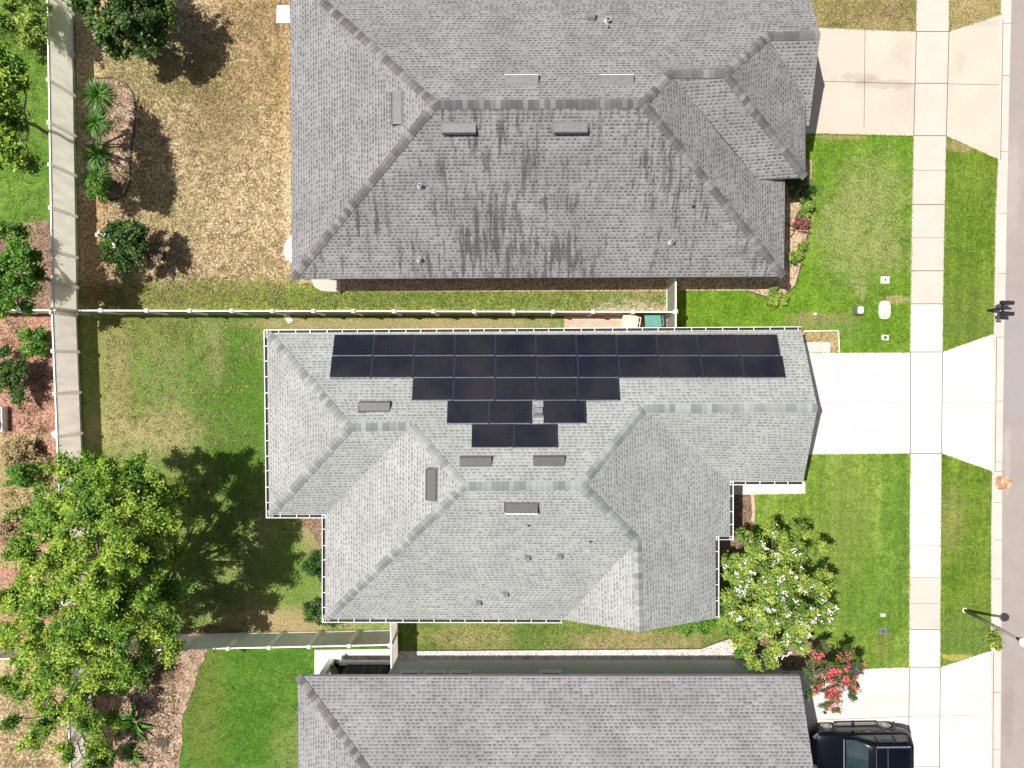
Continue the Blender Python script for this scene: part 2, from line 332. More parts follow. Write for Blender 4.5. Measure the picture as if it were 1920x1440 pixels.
M['vinyl_shaded'] = fence_mat('shaded_vinyl', (0.26, 0.24, 0.20))  # darker copy of the fence vinyl, panel shade painted into the colour
M['vent_dark'] = plain('vent_metal', (0.075, 0.075, 0.075), 0.5, var=0.1)
M['vent_light'] = plain('vent_metal_light', (0.15, 0.15, 0.15), 0.5, var=0.2, scale=9)
M['lead'] = plain('lead_pipe', (0.50, 0.50, 0.52), 0.5)
M['alu'] = plain('aluminium', (0.55, 0.57, 0.62), 0.35, 0.9)
M['bark'] = plain('bark', (0.16, 0.115, 0.08), 0.95, var=0.4, scale=20)
M['bark_pale'] = plain('pale_bark', (0.42, 0.35, 0.27), 0.9, var=0.3, scale=14)
M['elm'] = leaf_mat('elm_leaves', [(0, (0.022, 0.085, 0.010)), (0.3, (0.08, 0.19, 0.016)), (0.6, (0.21, 0.35, 0.03)), (0.93, (0.45, 0.53, 0.07)), (1, (0.58, 0.50, 0.14))])
M['magnolia'] = leaf_mat('magnolia_leaves', [(0, (0.012, 0.04, 0.006)), (0.5, (0.035, 0.09, 0.010)), (0.85, (0.09, 0.16, 0.02)), (1, (0.26, 0.32, 0.10))], 0.15)
M['bright'] = leaf_mat('bright_leaves', [(0, (0.03, 0.11, 0.012)), (0.5, (0.08, 0.22, 0.02)), (0.85, (0.20, 0.33, 0.03)), (1, (0.36, 0.42, 0.05))])
M['myrtle'] = leaf_mat('myrtle_leaves', [(0, (0.03, 0.085, 0.012)), (0.35, (0.13, 0.23, 0.035)), (0.7, (0.29, 0.38, 0.06)), (1, (0.50, 0.52, 0.09))])
M['rosemyrtle'] = leaf_mat('red_myrtle_leaves', [(0, (0.03, 0.06, 0.02)), (0.5, (0.07, 0.11, 0.03)), (0.85, (0.14, 0.17, 0.05)), (1, (0.20, 0.13, 0.08))])
M['blade'] = leaf_mat('blade_leaves', [(0, (0.02, 0.075, 0.008)), (0.6, (0.06, 0.18, 0.015)), (1, (0.15, 0.30, 0.03))], 0.25)
M['duff'] = leaf_mat('duff', [(0, (0.07, 0.045, 0.025)), (0.6, (0.15, 0.11, 0.05)), (1, (0.14, 0.15, 0.04))], 0.1)
M['turf'] = leaf_mat('turf_blades', [(0, (0.04, 0.11, 0.01)), (0.6, (0.10, 0.19, 0.02)), (1, (0.22, 0.29, 0.06))], 0.2)
M['straw'] = leaf_mat('straw_leaves', [(0, (0.16, 0.10, 0.05)), (0.5, (0.38, 0.28, 0.15)), (1, (0.36, 0.36, 0.12))], 0.2)
M['redgrass'] = leaf_mat('red_leaves', [(0, (0.10, 0.02, 0.02)), (0.6, (0.32, 0.12, 0.10)), (1, (0.5, 0.3, 0.25))], 0.2)
M['petal_w'] = plain('white_petals', (0.86, 0.84, 0.80), 0.6, var=0.05)
M['petal_r'] = plain('coral_petals', (0.76, 0.09, 0.13), 0.6, var=0.25, scale=9)
M['paver'] = brick_mat('clay_pavers', (0.58, 0.34, 0.25), (0.70, 0.48, 0.37), (0.36, 0.27, 0.2), 8)
M['paver_pale'] = brick_mat('pale_pavers', (0.66, 0.55, 0.47), (0.76, 0.66, 0.58), (0.4, 0.33, 0.28), 8)
M['tanbin'] = plain('tan_plastic', (0.66, 0.54, 0.38), 0.5, var=0.05)
M['tealbin'] = plain('teal_plastic', (0.10, 0.26, 0.22), 0.45, var=0.1)
M['navy'] = plain('navy_paint', (0.002, 0.003, 0.007), 0.18, 0.25, var=0.02, spec=0.7)
M['tyre'] = plain('tyre_rubber', (0.02, 0.02, 0.02), 0.85)
M['rim'] = plain('alloy_rim', (0.65, 0.64, 0.62), 0.3, 0.8)
M['chrome'] = plain('chrome', (0.75, 0.76, 0.78), 0.18, 0.95, var=0.03)
M['polepaint'] = plain('pole_grey', (0.17, 0.155, 0.135), 0.6)
M['globe'] = plain('globe_glass', (0.85, 0.85, 0.85), 0.25, var=0.02)
M['rust'] = gravel_mat('rusty_cover', [(0.26, 0.15, 0.08), (0.44, 0.28, 0.16), (0.52, 0.38, 0.25)], 7, bd=.01)
M['edging'] = plain('bed_edging', (0.06, 0.045, 0.035), 0.8)
m_, t_, b_ = nt('solar_cells'); g_ = t_.nodes.new('ShaderNodeTexCoord'); s_ = N(t_, 'ShaderNodeSeparateXYZ'); L(t_, g_.outputs['Object'], s_.inputs[0])
fx = math_(t_, 'FRACT', math_(t_, 'DIVIDE', s_.outputs[0], 0.16)); fy = math_(t_, 'FRACT', math_(t_, 'DIVIDE', s_.outputs[1], 0.16))
ln = math_(t_, 'MAXIMUM', math_(t_, 'LESS_THAN', fx, 0.05), math_(t_, 'LESS_THAN', fy, 0.05))
gg = t_.nodes.new('ShaderNodeNewGeometry')
cc = mixc(t_, maprange(t_, noise(t_, gg.outputs['Position'], 0.5, 3), 0.35, 0.65), (0.006, 0.007, 0.014), (0.022, 0.020, 0.022))
L(t_, mixc(t_, math_(t_, 'MULTIPLY', ln, 0.3), cc, (0.04, 0.04, 0.05)), b_.inputs['Base Color']); b_.inputs['Roughness'].default_value = 0.22
M['cells'] = m_
M['panel_frame'] = plain('panel_frame', (0.045, 0.055, 0.09), 0.35, 0.5)

# ---------------------------------------------------------------- ground, lawns, paving
def P(pts, z=0.0): return [at(x, y, z) for x, y in pts]
def sheet(name, pts, z, mat, kind='structure', thick=0.0, label=None, cat=None):
    bm = bmesh.new(); w = [at(x, y, 0) for x, y in pts]
    if thick: prism(bm, w, z - thick, z)
    else: add_poly(bm, [(p.x, p.y, z) for p in w])
    bmesh.ops.triangulate(bm, faces=[f for f in bm.faces if len(f.verts) > 4])
    o = obj(name, bm, mat, recalc=True)
    if not thick and o.data.polygons and o.data.polygons[0].normal.z < 0: o.data.flip_normals()
    return tag(o, label, cat, kind=kind)
bm = bmesh.new(); add_poly(bm, [(-900, -900, -0.02), (900, -900, -0.02), (900, 900, -0.02), (-900, 900, -0.02)])
tag(obj('ground', bm, M['ground']), kind='structure')
sheet('neighbor_lawn', [(-400, -300), (125, -300), (135, 0), (146, 600), (150, 700), (-400, 700)], 0.000, M['lawn_neighbor'])
sheet('neighbor_dry_lawn', [(-400, 1238), (145, 1238), (165, 1440), (170, 1700), (-400, 1700)], 0.002, M['lawn_dry'])
sheet('back_dry_lawn', [(135, -300), (700, -300), (700, 500), (1300, 500), (1290, 592), (148, 588)], 0.004, M['lawn_dry'])
sheet('back_lawn', [(146, 588), (1290, 592), (1300, 700), (800, 900), (740, 1190), (150, 1190)], 0.006, M['lawn_back'])
sheet('lower_back_lawn', [(290, 1192), (735, 1188), (735, 1500), (340, 1700), (290, 1500)], 0.008, M['lawn_lower'])
sheet('side_lawn', [(740, 1050), (1440, 1050), (1420, 1232), (740, 1232)], 0.010, M['lawn_side'])
sheet('front_lawn_upper', [(1270, 240), (1716, 240), (1708, 665), (1270, 665)], 0.012, M['lawn_front'])
sheet('front_lawn_middle', [(1360, 840), (1708, 840), (1706, 1260), (1435, 1260)], 0.014, M['lawn_front2'])
sheet('front_lawn_top', [(1500, -200), (1720, -200), (1718, 64), (1500, 64)], 0.016, M['verge_dry'])
sheet('verge_top', [(1776, -200), (1880, -200), (1880, 70), (1776, 64)], 0.018, M['verge_dry'])
sheet('verge_upper', [(1765, 250), (1872, 250), (1868, 670), (1760, 670)], 0.020, M['verge'])
sheet('verge_lower', [(1758, 840), (1866, 840), (1862, 1256), (1755, 1256)], 0.022, M['verge'])

# beds
_rb = random.Random(3)
_bz = [0]
def bed(n, pts, mat, z=0.024):
    out = []; _bz[0] += 1; z = max(z, .024) + _bz[0] * .0012
    for (x0, y0), (x1, y1) in zip(pts, pts[1:] + pts[:1]):
        k = max(1, int(math.hypot(x1 - x0, y1 - y0) / 7))
        for i in range(k): f = i / k; out.append((x0 + (x1 - x0) * f + _rb.gauss(0, 1.1), y0 + (y1 - y0) * f + _rb.gauss(0, 1.1)))
    return sheet(n, out if 'paver' not in n and 'rock' not in n else pts, z, mat)
KID = [(150, 148), (182, 147), (214, 147), (235, 156), (250, 175), (255, 200), (253, 235), (247, 270), (245, 310), (244, 342), (234, 366), (214, 375), (188, 373), (150, 360)]
bed('kidney_mulch_bed', KID, M['mulch'])
bed('red_mulch_bed', [(-100, 425), (60, 418), (100, 410), (110, 590), (-100, 590)], M['mulch_brown'])
bed('red_mulch_bed_lower', [(-100, 592), (130, 592), (145, 815), (150, 900), (150, 1235), (-100, 1235)], M['mulch_red'])
bed('straw_bed', [(-100, 813), (82, 813), (84, 880), (95, 960), (60, 1060), (-100, 1080)], M['mulch_dry'], 0.02)
bed('pink_mulch_bed', [(160, 1188), (400, 1196), (376, 1250), (360, 1300), (345, 1340), (340, 1400), (334, 1480), (325, 1700), (150, 1700)], M['mulch'])
bed('corner_mulch', [(567, 965), (612, 965), (612, 1040), (600, 1030), (588, 1000), (572, 985)], M['mulch_brown'])
bed('fence_mulch', [(330, 1178), (480, 1180), (480, 1192), (330, 1192)], M['mulch_brown'], .006)
bed('river_rock_bed', [(600, 505), (1262, 500), (1262, 546), (640, 547), (600, 545)], M['river_rock'])
bed('river_rock_bed_front', [(1262, 500), (1450, 480), (1450, 300), (1522, 300), (1520, 385), (1513, 440), (1500, 500), (1490, 535), (1470, 552), (1445, 558), (1420, 552), (1400, 545), (1262, 545)], M['river_rock'])
bed('white_rock_bed', [(740, 1221), (1314, 1217), (1340, 1207), (1385, 1192), (1460, 1200), (1530, 1215), (1530, 1300), (740, 1300)], M['white_rock'])
bed('brown_mulch_bed_corner', [(1418, 1198), (1470, 1192), (1535, 1200), (1552, 1222), (1545, 1252), (1500, 1262), (1440, 1250), (1412, 1225)], M['mulch_brown'])
bed('brown_mulch_bed', [(1340, 925), (1413, 925), (1408, 1010), (1400, 1060), (1340, 1060)], M['mulch_brown'])
bed('grey_rock_bed', [(645, 1230), (740, 1230), (740, 1243), (645, 1243)], M['grey_rock'], 0.055)
bed('entry_soil', [(1500, 622), (1568, 622), (1572, 645), (1572, 662), (1500, 662)], M['mulch_dry'])
bed('paver_pad', [(1058, 592), (1262, 592), (1262, 640), (1058, 640)], M['paver'], 0.03)
bed('step_pavers', [(1500, 642), (1556, 642), (1556, 661), (1500, 661)], M['paver_pale'], 0.03)
bm = bmesh.new()
def strip(bm, pts, w, h, mat=0):
    for a, b in zip(pts[:-1], pts[1:]): beam(bm, (a.x, a.y, h), (b.x, b.y, h), w, h, mat)
strip(bm, P(KID[1:-1]), 0.05, 0.06)
tag(obj('bed_edging', bm, M['edging']), 'thin dark curved edging round the mulch bed of strappy clumps', 'edging')
bm = bmesh.new(); strip(bm, P([(1410, 926), (1412, 960), (1406, 1010), (1400, 1055)]), 0.13, 0.08)
tag(obj('brick_edging', bm, M['paver']), 'pink brick edging beside the dark bed by the porch walk', 'edging')
bm = bmesh.new(); strip(bm, P([(1506, 621), (1571, 620), (1573, 661)]), 0.05, 0.06)
tag(obj('bed_edging', bm, M['conc_pad']), 'pale narrow edging round the small bed above the driveway', 'edging')
bm = bmesh.new(); strip(bm, P([(1520, 335), (1521, 380), (1514, 440), (1501, 500), (1491, 535), (1471, 553), (1445, 559), (1400, 546)]), 0.05, 0.05)
tag(obj('bed_edging', bm, M['edging']), 'curved dark edging of the river rock bed round the front corner', 'edging')
bm = bmesh.new(); strip(bm, P([(780, 1219), (1314, 1216), (1340, 1206), (1385, 1191)]), 0.04, 0.04)
tag(obj('bed_edging', bm, M['edging']), 'straight thin edging between white rock strip and side lawn', 'edging')

# pavement: sidewalk slabs, drives, kerb, road
swL = [(1718, -150), (1717, 60), (1712, 255), (1709, 400), (1707, 570), (1706, 660), (1706, 850), (1704, 1180), (1704, 1250), (1702, 1440), (1700, 1620)]
swR = [(1779, -150), (1778, 60), (1773, 255), (1770, 400), (1767, 570), (1766, 660), (1764, 850), (1762, 1180), (1762, 1250), (1760, 1440), (1758, 1620)]
def lerp_line(pts, y):
    for (x0, y0), (x1, y1) in zip(pts[:-1], pts[1:]):
        if y0 <= y <= y1: return x0 + (x1 - x0) * (y - y0) / (y1 - y0)
    return pts[-1][0]
def sidewalk(name, y0, y1, mat):
    ys = [y0] + [y for _, y in swL if y0 < y < y1] + [y1]
    pts = [(lerp_line(swL, y), y) for y in ys] + [(lerp_line(swR, y), y) for y in ys[::-1]]
    sheet(name, pts, 0.05, mat, thick=0.12)
sidewalk('sidewalk', -150, 570, M['conc_grey']); sidewalk('sidewalk', 570, 1082, M['conc_white'])
sidewalk('sidewalk', 1082, 1180, M['conc_grey']); sidewalk('sidewalk', 1180, 1620, M['conc_white'])
sheet('driveway', [(1480, 52), (1540, 53), (1716.5, 60), (1712, 255.5), (1524, 251), (1480, 251)], 0.045, M['conc_warm'], thick=0.12)
sheet('driveway', [(1470, 662), (1706, 661), (1706, 850), (1515, 852), (1470, 852)], 0.045, M['conc_white'], thick=0.12)
sheet('driveway', [(1480, 1257), (1620, 1253), (1704, 1250), (1701, 1620), (1480, 1620)], 0.045, M['conc_white'], thick=0.12)
sheet('driveway_apron', [(1778, 60), (1877, 27), (1879, 40), (1870, 299), (1867, 298), (1773, 256)], 0.045, M['conc_warm'], thick=0.12)
sheet('driveway_apron', [(1766, 660), (1864, 625), (1868, 630), (1864, 884), (1858, 883), (1764, 850)], 0.045, M['conc_white'], thick=0.12)
sheet('driveway_apron', [(1762, 1250), (1858, 1219), (1861, 1225), (1857, 1620), (1758, 1620)], 0.045, M['conc_white'], thick=0.12)
sheet('porch_walk', [(1375, 903), (1509, 903), (1509, 925.5), (1414, 927), (1375, 927)], 0.05, M['conc_white'], thick=0.12)
sheet('patio_slab', [(590, 1218), (742, 1216), (742, 1300), (590, 1300)], 0.04, M['conc_white'], thick=0.1)
tag(sheet('utility_pad', [(520, 11), (545, 11), (545, 45), (519, 45)], 0.08, M['conc_white'], thick=0.1, kind=None), 'small white concrete pad at the back wall of the weathered roof house', 'pad')
tag(sheet('round_pad', [(584, 526), (590, 538), (602, 545), (618, 547), (640, 547), (639, 505), (584, 505)], 0.065, M['conc_grey'], thick=0.1, kind=None), 'tan rounded concrete pad at the end of the river rock bed', 'pad')
tag(sheet('splash_pad', [(548, 440), (540, 448), (533, 462), (532, 475), (536, 485), (545, 492), (560, 492), (560, 440)], 0.03, M['conc_pad'], thick=0.1, kind=None), 'tan half round concrete pad showing beyond the rear eave', 'pad')
kl = [(1886, -200), (1876, 0), (1875.5, 30), (1870, 300), (1865.5, 400), (1863, 570), (1862, 632), (1859, 884), (1857, 1000), (1857, 1220), (1856, 1440), (1855, 1640)]
km = [(1890, -200), (1881, 0), (1880, 30), (1875.5, 300), (1871, 400), (1868.5, 570), (1868, 632), (1865, 884), (1862.5, 1000), (1862, 1220), (1860.5, 1440), (1860, 1640)]
kr = [(1902, -200), (1896, 0), (1895, 30), (1889, 300), (1887, 400), (1884, 570), (1882, 632), (1878.5, 884), (1878, 1000), (1877, 1220), (1875, 1440), (1874, 1640)]
sheet('kerb', kl + km[::-1], 0.06, M['kerb'], thick=0.2)
sheet('kerb_gutter', km + kr[::-1], 0.025, M['kerb'], thick=0.2)
sheet('road', [(kx - 3, ky) for kx, ky in kr] + [(2600, 1640), (2600, -200)], 0.008, M['road'])
bm = bmesh.new()
def joint(a, b, w=0.028, z=0.055):
    A, B = at(*a), at(*b); d = (B - A).normalized(); n = Vector((-d.y, d.x, 0)) * w / 2
    add_poly(bm, [(p.x, p.y, z) for p in (A - n, B - n, B + n, A + n)])
for y in (60, 157, 255, 384, 508, 570, 850, 1180, 1250, 660): joint((lerp_line(swL, y), y), (lerp_line(swR, y), y), 0.035)
for y in (320, 446, 907, 965, 1022, 1082, 1131, 1342): joint((lerp_line(swL, y), y), (lerp_line(swR, y), y), 0.014)
for pl, r in ((swL, ((60, 255), (661, 850), (1250, 1600))), (swR, ((60, 255), (661, 850), (1250, 1600)))):
    for y0, y1 in r: joint((lerp_line(pl, y0), y0), (lerp_line(pl, y1), y1), 0.035)
joint((1621, 57), (1619, 240), .025, .05); joint((1540, 153), (1713, 158), .025, .05); joint((1776, 158), (1874, 160), .02, .05)
joint((1538, 756), (1706, 755), .014, .05); joint((1570, 661), (1570, 735), .012, .05); joint((1766, 755), (1866, 756), .012, .05)
joint((1512, 1350), (1704, 1342), .018, .05); joint((1762, 1342), (1859, 1339), .012, .05); joint((1570, 1300), (1570, 1350), .01, .05)
joint((1700, 1436), (1762, 1436), .02, .055)
for y in (45, 142, 284, 400, 513, 632, 752, 866, 884, 942, 1012, 1085, 1190, 1298, 1404): joint((lerp_line(km, y), y), (lerp_line(kr, y), y), 0.022, .03)
for y0, y1 in ((36, 300), (632, 884), (1222, 1600)): joint((lerp_line(km, y0) - 1, y0), (lerp_line(km, y1) - 1, y1), .03, .065)
tag(obj('paving_joints', bm, M['joint']), kind='structure')

# ---------------------------------------------------------------- houses
SL = 0.45
def face_uv(bm, f, uvl, seed=0.0):
    n = f.normal.copy()
    if n.z < 0: n = -n
    h = Vector((0, 0, 1)).cross(n)
    if h.length < 1e-4: h = Vector((1, 0, 0))
    h.normalize(); s = n.cross(h)
    for l in f.loops: l[uvl].uv = (l.vert.co.dot(h) + seed, l.vert.co.dot(s))
def make_roof(parent, V, faces, eaves, mats):
    """V name->Vector, faces lists of names (+ material index), eaves: boundary runs that get fascia"""
    bm = bmesh.new(); uvl = bm.loops.layers.uv.new('UVMap')
    for i, (names, mi) in enumerate(faces):
        f = add_poly(bm, [V[n] for n in names], mi); f.normal_update()
        if f.normal.z < 0: f.normal_flip()
        face_uv(bm, f, uvl, i * 3.7)
    for run in eaves:
        for a, b in zip(run[:-1], run[1:]):
            A, B = V[a], V[b]; d = Vector((0, 0, 0.17))
            q = add_poly(bm, [A, B, B - d, A - d], 2)
    bmesh.ops.triangulate(bm, faces=[f for f in bm.faces if len(f.verts) > 4])
    return obj('roof', bm, mats, parent, recalc=False)
def ridge_caps(parent, V, edges, mat):
    bm = bmesh.new(); uvl = bm.loops.layers.uv.new('UVMap'); off = 0.0
    for a, b, drop in edges:
        A, B = V[a].copy(), V[b].copy(); d = B - A; Ln = d.length; hx = Vector((d.x, d.y, 0)).normalized(); n = Vector((-hx.y, hx.x, 0)) * 0.17
        up = Vector((0, 0, 0.035)); dn = Vector((0, 0, drop * 0.17 - 0.02))
        k = max(1, int(Ln / 0.205))
        for i in range(k):
            p, q = A + d * (i / k), A + d * ((i + 1) / k); lift = Vector((0, 0, 0.014))
            for s in (-1, 1):
                vs = [p + up, q + up + lift, q + n * s - dn + lift, p + n * s - dn]
                f = add_poly(bm, vs)
                uu = off + (i + 0.5) * 0.205
                for l in f.loops: l[uvl].uv = (uu, 0)
                f.normal_update()
                if f.normal.z < 0: f.normal_flip()
        off += (k + 3) * 0.205
    return obj('ridge_cap', bm, mat, parent, recalc=False)
def walls(parent, pts, mat, top=2.62, gables=()):
    bm = bmesh.new(); prism(bm, pts, -0.05, top)
    bmesh.ops.triangulate(bm, faces=[f for f in bm.faces if len(f.verts) > 4])
    for (a, b, c) in gables:
        a, b, c = Vector(a), Vector(b), Vector(c); n = (b - a).cross(c - a).normalized() * 0.1
        add_poly(bm, [a, b, c])
    return obj('wall', bm, mat, parent)
def soffit(parent, pts, z):
    bm = bmesh.new(); add_poly(bm, [(p.x, p.y, z) for p in pts]); bmesh.ops.triangulate(bm, faces=bm.faces[:])
    return obj('soffit', bm, M['white'], parent)
def plane_of(V, names):
    p = [V[n] for n in names]; n = Vector((0, 0, 0))
    for i in range(len(p)):
        a, b = p[i], p[(i + 1) % len(p)]
        n += Vector(((a.y - b.y) * (a.z + b.z), (a.z - b.z) * (a.x + b.x), (a.x - b.x) * (a.y + b.y)))
    n.normalize()
    if n.z < 0: n = -n
    return sum(p, Vector()) / len(p), n
def plane_frame(n, p):
    h = Vector((0, 0, 1)).cross(n).normalized(); s = n.cross(h)       # h along the eave, s up the slope
    Mx = Matrix((h, s, n)).transposed().to_4x4(); Mx.translation = p; return Mx
def put(o, Mx, parent):
    o.parent = parent; o.matrix_parent_inverse = Matrix(); o.matrix_local = Mx; return o
def ridge_vent(roof, pl, px, py, length, mat_top, mat_face):
    p = ray_plane(px, py, *pl); bm = bmesh.new(); hl = length / 2
    prof = [(-0.17, 0.012), (-0.17, 0.17), (-0.13, 0.19), (0.16, 0.05), (0.20, 0.012)]   # (up the slope, height)
    for k in range(len(prof)):
        (a, za), (b, zb) = prof[k], prof[(k + 1) % len(prof)]
        add_poly(bm, [(-hl, a, za), (hl, a, za), (hl, b, zb), (-hl, b, zb)], 1 if k in (0,) else 0)
    add_poly(bm, [(-hl, a, z) for a, z in prof], 2); add_poly(bm, [(hl, a, z) for a, z in prof], 2)
    add_box(bm, (0, -0.20, 0.125), (length + 0.02, 0.07, 0.02), mat=1)
    add_box(bm, (0, 0.0, 0.006), (length + 0.12, 0.46, 0.01), mat=0)
    bm.normal_update()
    o = obj('roof_vent', bm, [mat_top, mat_face, M['black']]); put(o, plane_frame(pl[1], p), roof)
def pipe_vent(roof, pl, px, py, r, h, mat, flash=True):
    p = ray_plane(px, py, *pl); bm = bmesh.new(); Mx = plane_frame(pl[1], p)
    up = pl[1].copy(); zl = Mx.to_3x3().inverted() @ Vector((0, 0, 1))
    add_cyl(bm, zl * -0.05, zl * h, r, r * 0.95, 16)
    add_cyl(bm, zl * (h * 0.0), zl * (h * 0.35), r * 1.6, r * 1.05, 16)
    add_cyl(bm, zl * (h - 0.005), zl * (h + 0.002), r * 0.75, r * 0.75, 16, mat=1)
    if flash: add_box(bm, (0, -0.02, 0.008), (r * 3, r * 3.2, 0.008), mat=2)
    o = obj('vent_pipe', bm, [mat, M['black'], M['vent_light']]); put(o, Mx, roof)
def hood_vent(roof, pl, px, py, s, mat):
    p = ray_plane(px, py, *pl); bm = bmesh.new()
    prof = [(-0.5, 0.05), (-0.5, 0.7), (-0.3, 0.85), (0.3, 0.6), (0.5, 0.05)]
    for k in range(5):
        (a, za), (b, zb) = prof[k], prof[(k + 1) % 5]
        add_poly(bm, [(-s / 2, a * s, za * s), (s / 2, a * s, za * s), (s / 2, b * s, zb * s), (-s / 2, b * s, zb * s)], 1 if k == 0 else 0)
    for q in (-s / 2, s / 2): add_poly(bm, [(q, a * s, z * s) for a, z in prof])
    add_box(bm, (0, 0, 0.008), (s * 1.5, s * 1.5, 0.01))
    o = obj('hood_vent', bm, [mat, M['black']]); put(o, plane_frame(pl[1], p), roof)
def window(parent, c, w, h, nrm, label=None):
    """window in a wall, c centre, nrm outward"""
    nrm = Vector(nrm); ex = Vector((0, 0, 1)).cross(nrm).normalized(); Mx = Matrix((ex, nrm, Vector((0, 0, 1)))).transposed()
    bm = bmesh.new(); t = 0.05
    for s in (-1, 1):
        add_box(bm, Vector(c) + Mx @ Vector((s * (w / 2), 0.012, 0)), (t, 0.05, h + t), Mx)
        add_box(bm, Vector(c) + Mx @ Vector((0, 0.012, s * (h / 2))), (w - t, 0.048, t), Mx)
    fr = obj('window', bm, M['white'], parent)
    bm = bmesh.new(); add_box(bm, Vector(c) + Mx @ Vector((0, 0.002, 0)), (w - t, 0.012, h - t), Mx); obj('pane', bm, M['glass'], fr)
    bm = bmesh.new(); add_box(bm, Vector(c) + Mx @ Vector((0, 0.05, -h / 2 - 0.055)), (w + 0.16, 0.12, 0.05), Mx); obj('sill', bm, M['white'], fr)

# --- upper house with weathered, streaked roof
ht = thing('house', 'house with dark weathered grey roof streaked with black algae, nearest the brown dry yard', 'house', at(1000, 300))
z2, z3, zb = 5.05, 4.17, 3.2
V = dict(a=at(547, 523, 2.75), b=at(1470, 518, 2.75), r1=at(815, 195, 5.59), r2=at(1207, 193, 5.59), q1=at(1256, 138, z2), q2=at(1360, 137, z2),
         g1=at(1440, 68, z3), ap=at(1538, 65, z3), ge=at(1517, 236, 2.75), gu=at(1490, 236, 2.75), vj=at(1510, 184, zb), be=at(1510, 332, zb), bv=at(1420, 336, 3.28),
         c=at(1470, 330, 2.75), gu2=at(1470, 184, 2.75))
V['c'] = Vector((V['b'].x, at(1470, 300, 2.75).y, 2.75))
nz = 16.4; V['nw'] = Vector((V['a'].x, nz, 2.75)); V['ne'] = Vector((V['ap'].x - 0.1, nz, 2.75))
V['bx'] = Vector((V['bv'].x - 1.2, V['bv'].y + 1.0, 3.85))
RT = make_roof(ht, V, [
    (['a', 'nw', 'r1'], 0), (['a', 'r1', 'r2', 'b'], 1), (['nw', 'r1', 'r2', 'q1', 'q2', 'g1', 'ap', 'ne'], 0),
    (['r2', 'q1', 'bx', 'bv', 'c', 'b'], 0), (['q1', 'q2', 'be', 'bv'], 0), (['q2', 'g1', 'vj', 'be'], 0), (['g1', 'ap', 'ge', 'gu', 'vj'], 0)],
    [['nw', 'a', 'b', 'c'], ['bv', 'be', 'vj'], ['gu', 'ge', 'ap', 'ne', 'nw']], [M['sh_top'], M['sh_stain'], M['fascia']])
RT.location = (0, 0, 0)
RT.matrix_parent_inverse = ht.matrix_basis.inverted()
def fixp(o, root):  # keep geometry built in world coordinates under a root placed elsewhere
    o.matrix_parent_inverse = Matrix.Translation(root.location).inverted()
cap = ridge_caps(RT, V, [('a', 'r1', .32), ('nw', 'r1', .32), ('r1', 'r2', .45), ('r2', 'b', .32), ('r2', 'q1', .32), ('q1', 'q2', .45), ('q2', 'be', .32), ('q2', 'g1', .32), ('g1', 'ap', .45)], M['cap_top'])
i_ = 0.4
w = walls(ht, [(V['a'].x + i_, V['a'].y + i_), (V['b'].x - i_, V['a'].y + i_), (V['b'].x - i_, V['gu'].y + 0.2), (V['ge'].x - i_, V['gu'].y + 0.2), (V['ge'].x - i_, nz - i_), (V['a'].x + i_, nz - i_)], M['stucco'],
          gables=[((V['ge'].x - i_, V['ge'].y + .1, 2.6), (V['ge'].x - i_, nz - .1, 2.6), (V['ge'].x - i_, V['ap'].y, 4.1))]); fixp(w, ht)
so = soffit(ht, [V['a'], V['b'], Vector((V['b'].x, V['gu'].y, 0)), V['ge'], V['ne'], V['nw']], 2.63); fixp(so, ht)
pw, pe, ps, pn = plane_of(V, ['a', 'nw', 'r1']), plane_of(V, ['r2', 'bv', 'b']), plane_of(V, ['a', 'r1', 'r2', 'b']), plane_of(V, ['nw', 'r1', 'r2', 'ne'])
for x, y in ((978, 153), (1156, 153)): ridge_vent(RT, pn, x, y, 1.28, M['vent_light'], M['white'])
for x, y in ((861, 240), (1070, 239)): ridge_vent(RT, ps, x, y, 1.28, M['vent_light'], M['black'])
ridge_vent(RT, pw, 747, 204, 1.25, M['vent_light'], M['black'])
for x, y in ((788, 350), (787, 488), (1258, 455)): pipe_vent(RT, ps, x, y, 0.075, 0.28, M['lead'])
pipe_vent(RT, ps, 1299, 387, 0.03, 0.18, M['black'], False); pipe_vent(RT, pn, 1141, 53, 0.03, 0.2, M['black'], False)
hood_vent(RT, pn, 1108, 36, 0.30, M['vent_light']); pipe_vent(RT, pn, 1139, 41, 0.09, 0.25, M['lead'])
bm = bmesh.new(); add_box(bm, (V['ge'].x - i_ + .02, V['ap'].y - .1, 1.1), (0.05, 4.9, 2.15)); fixp(obj('garage_door', bm, M['white'], ht), ht)

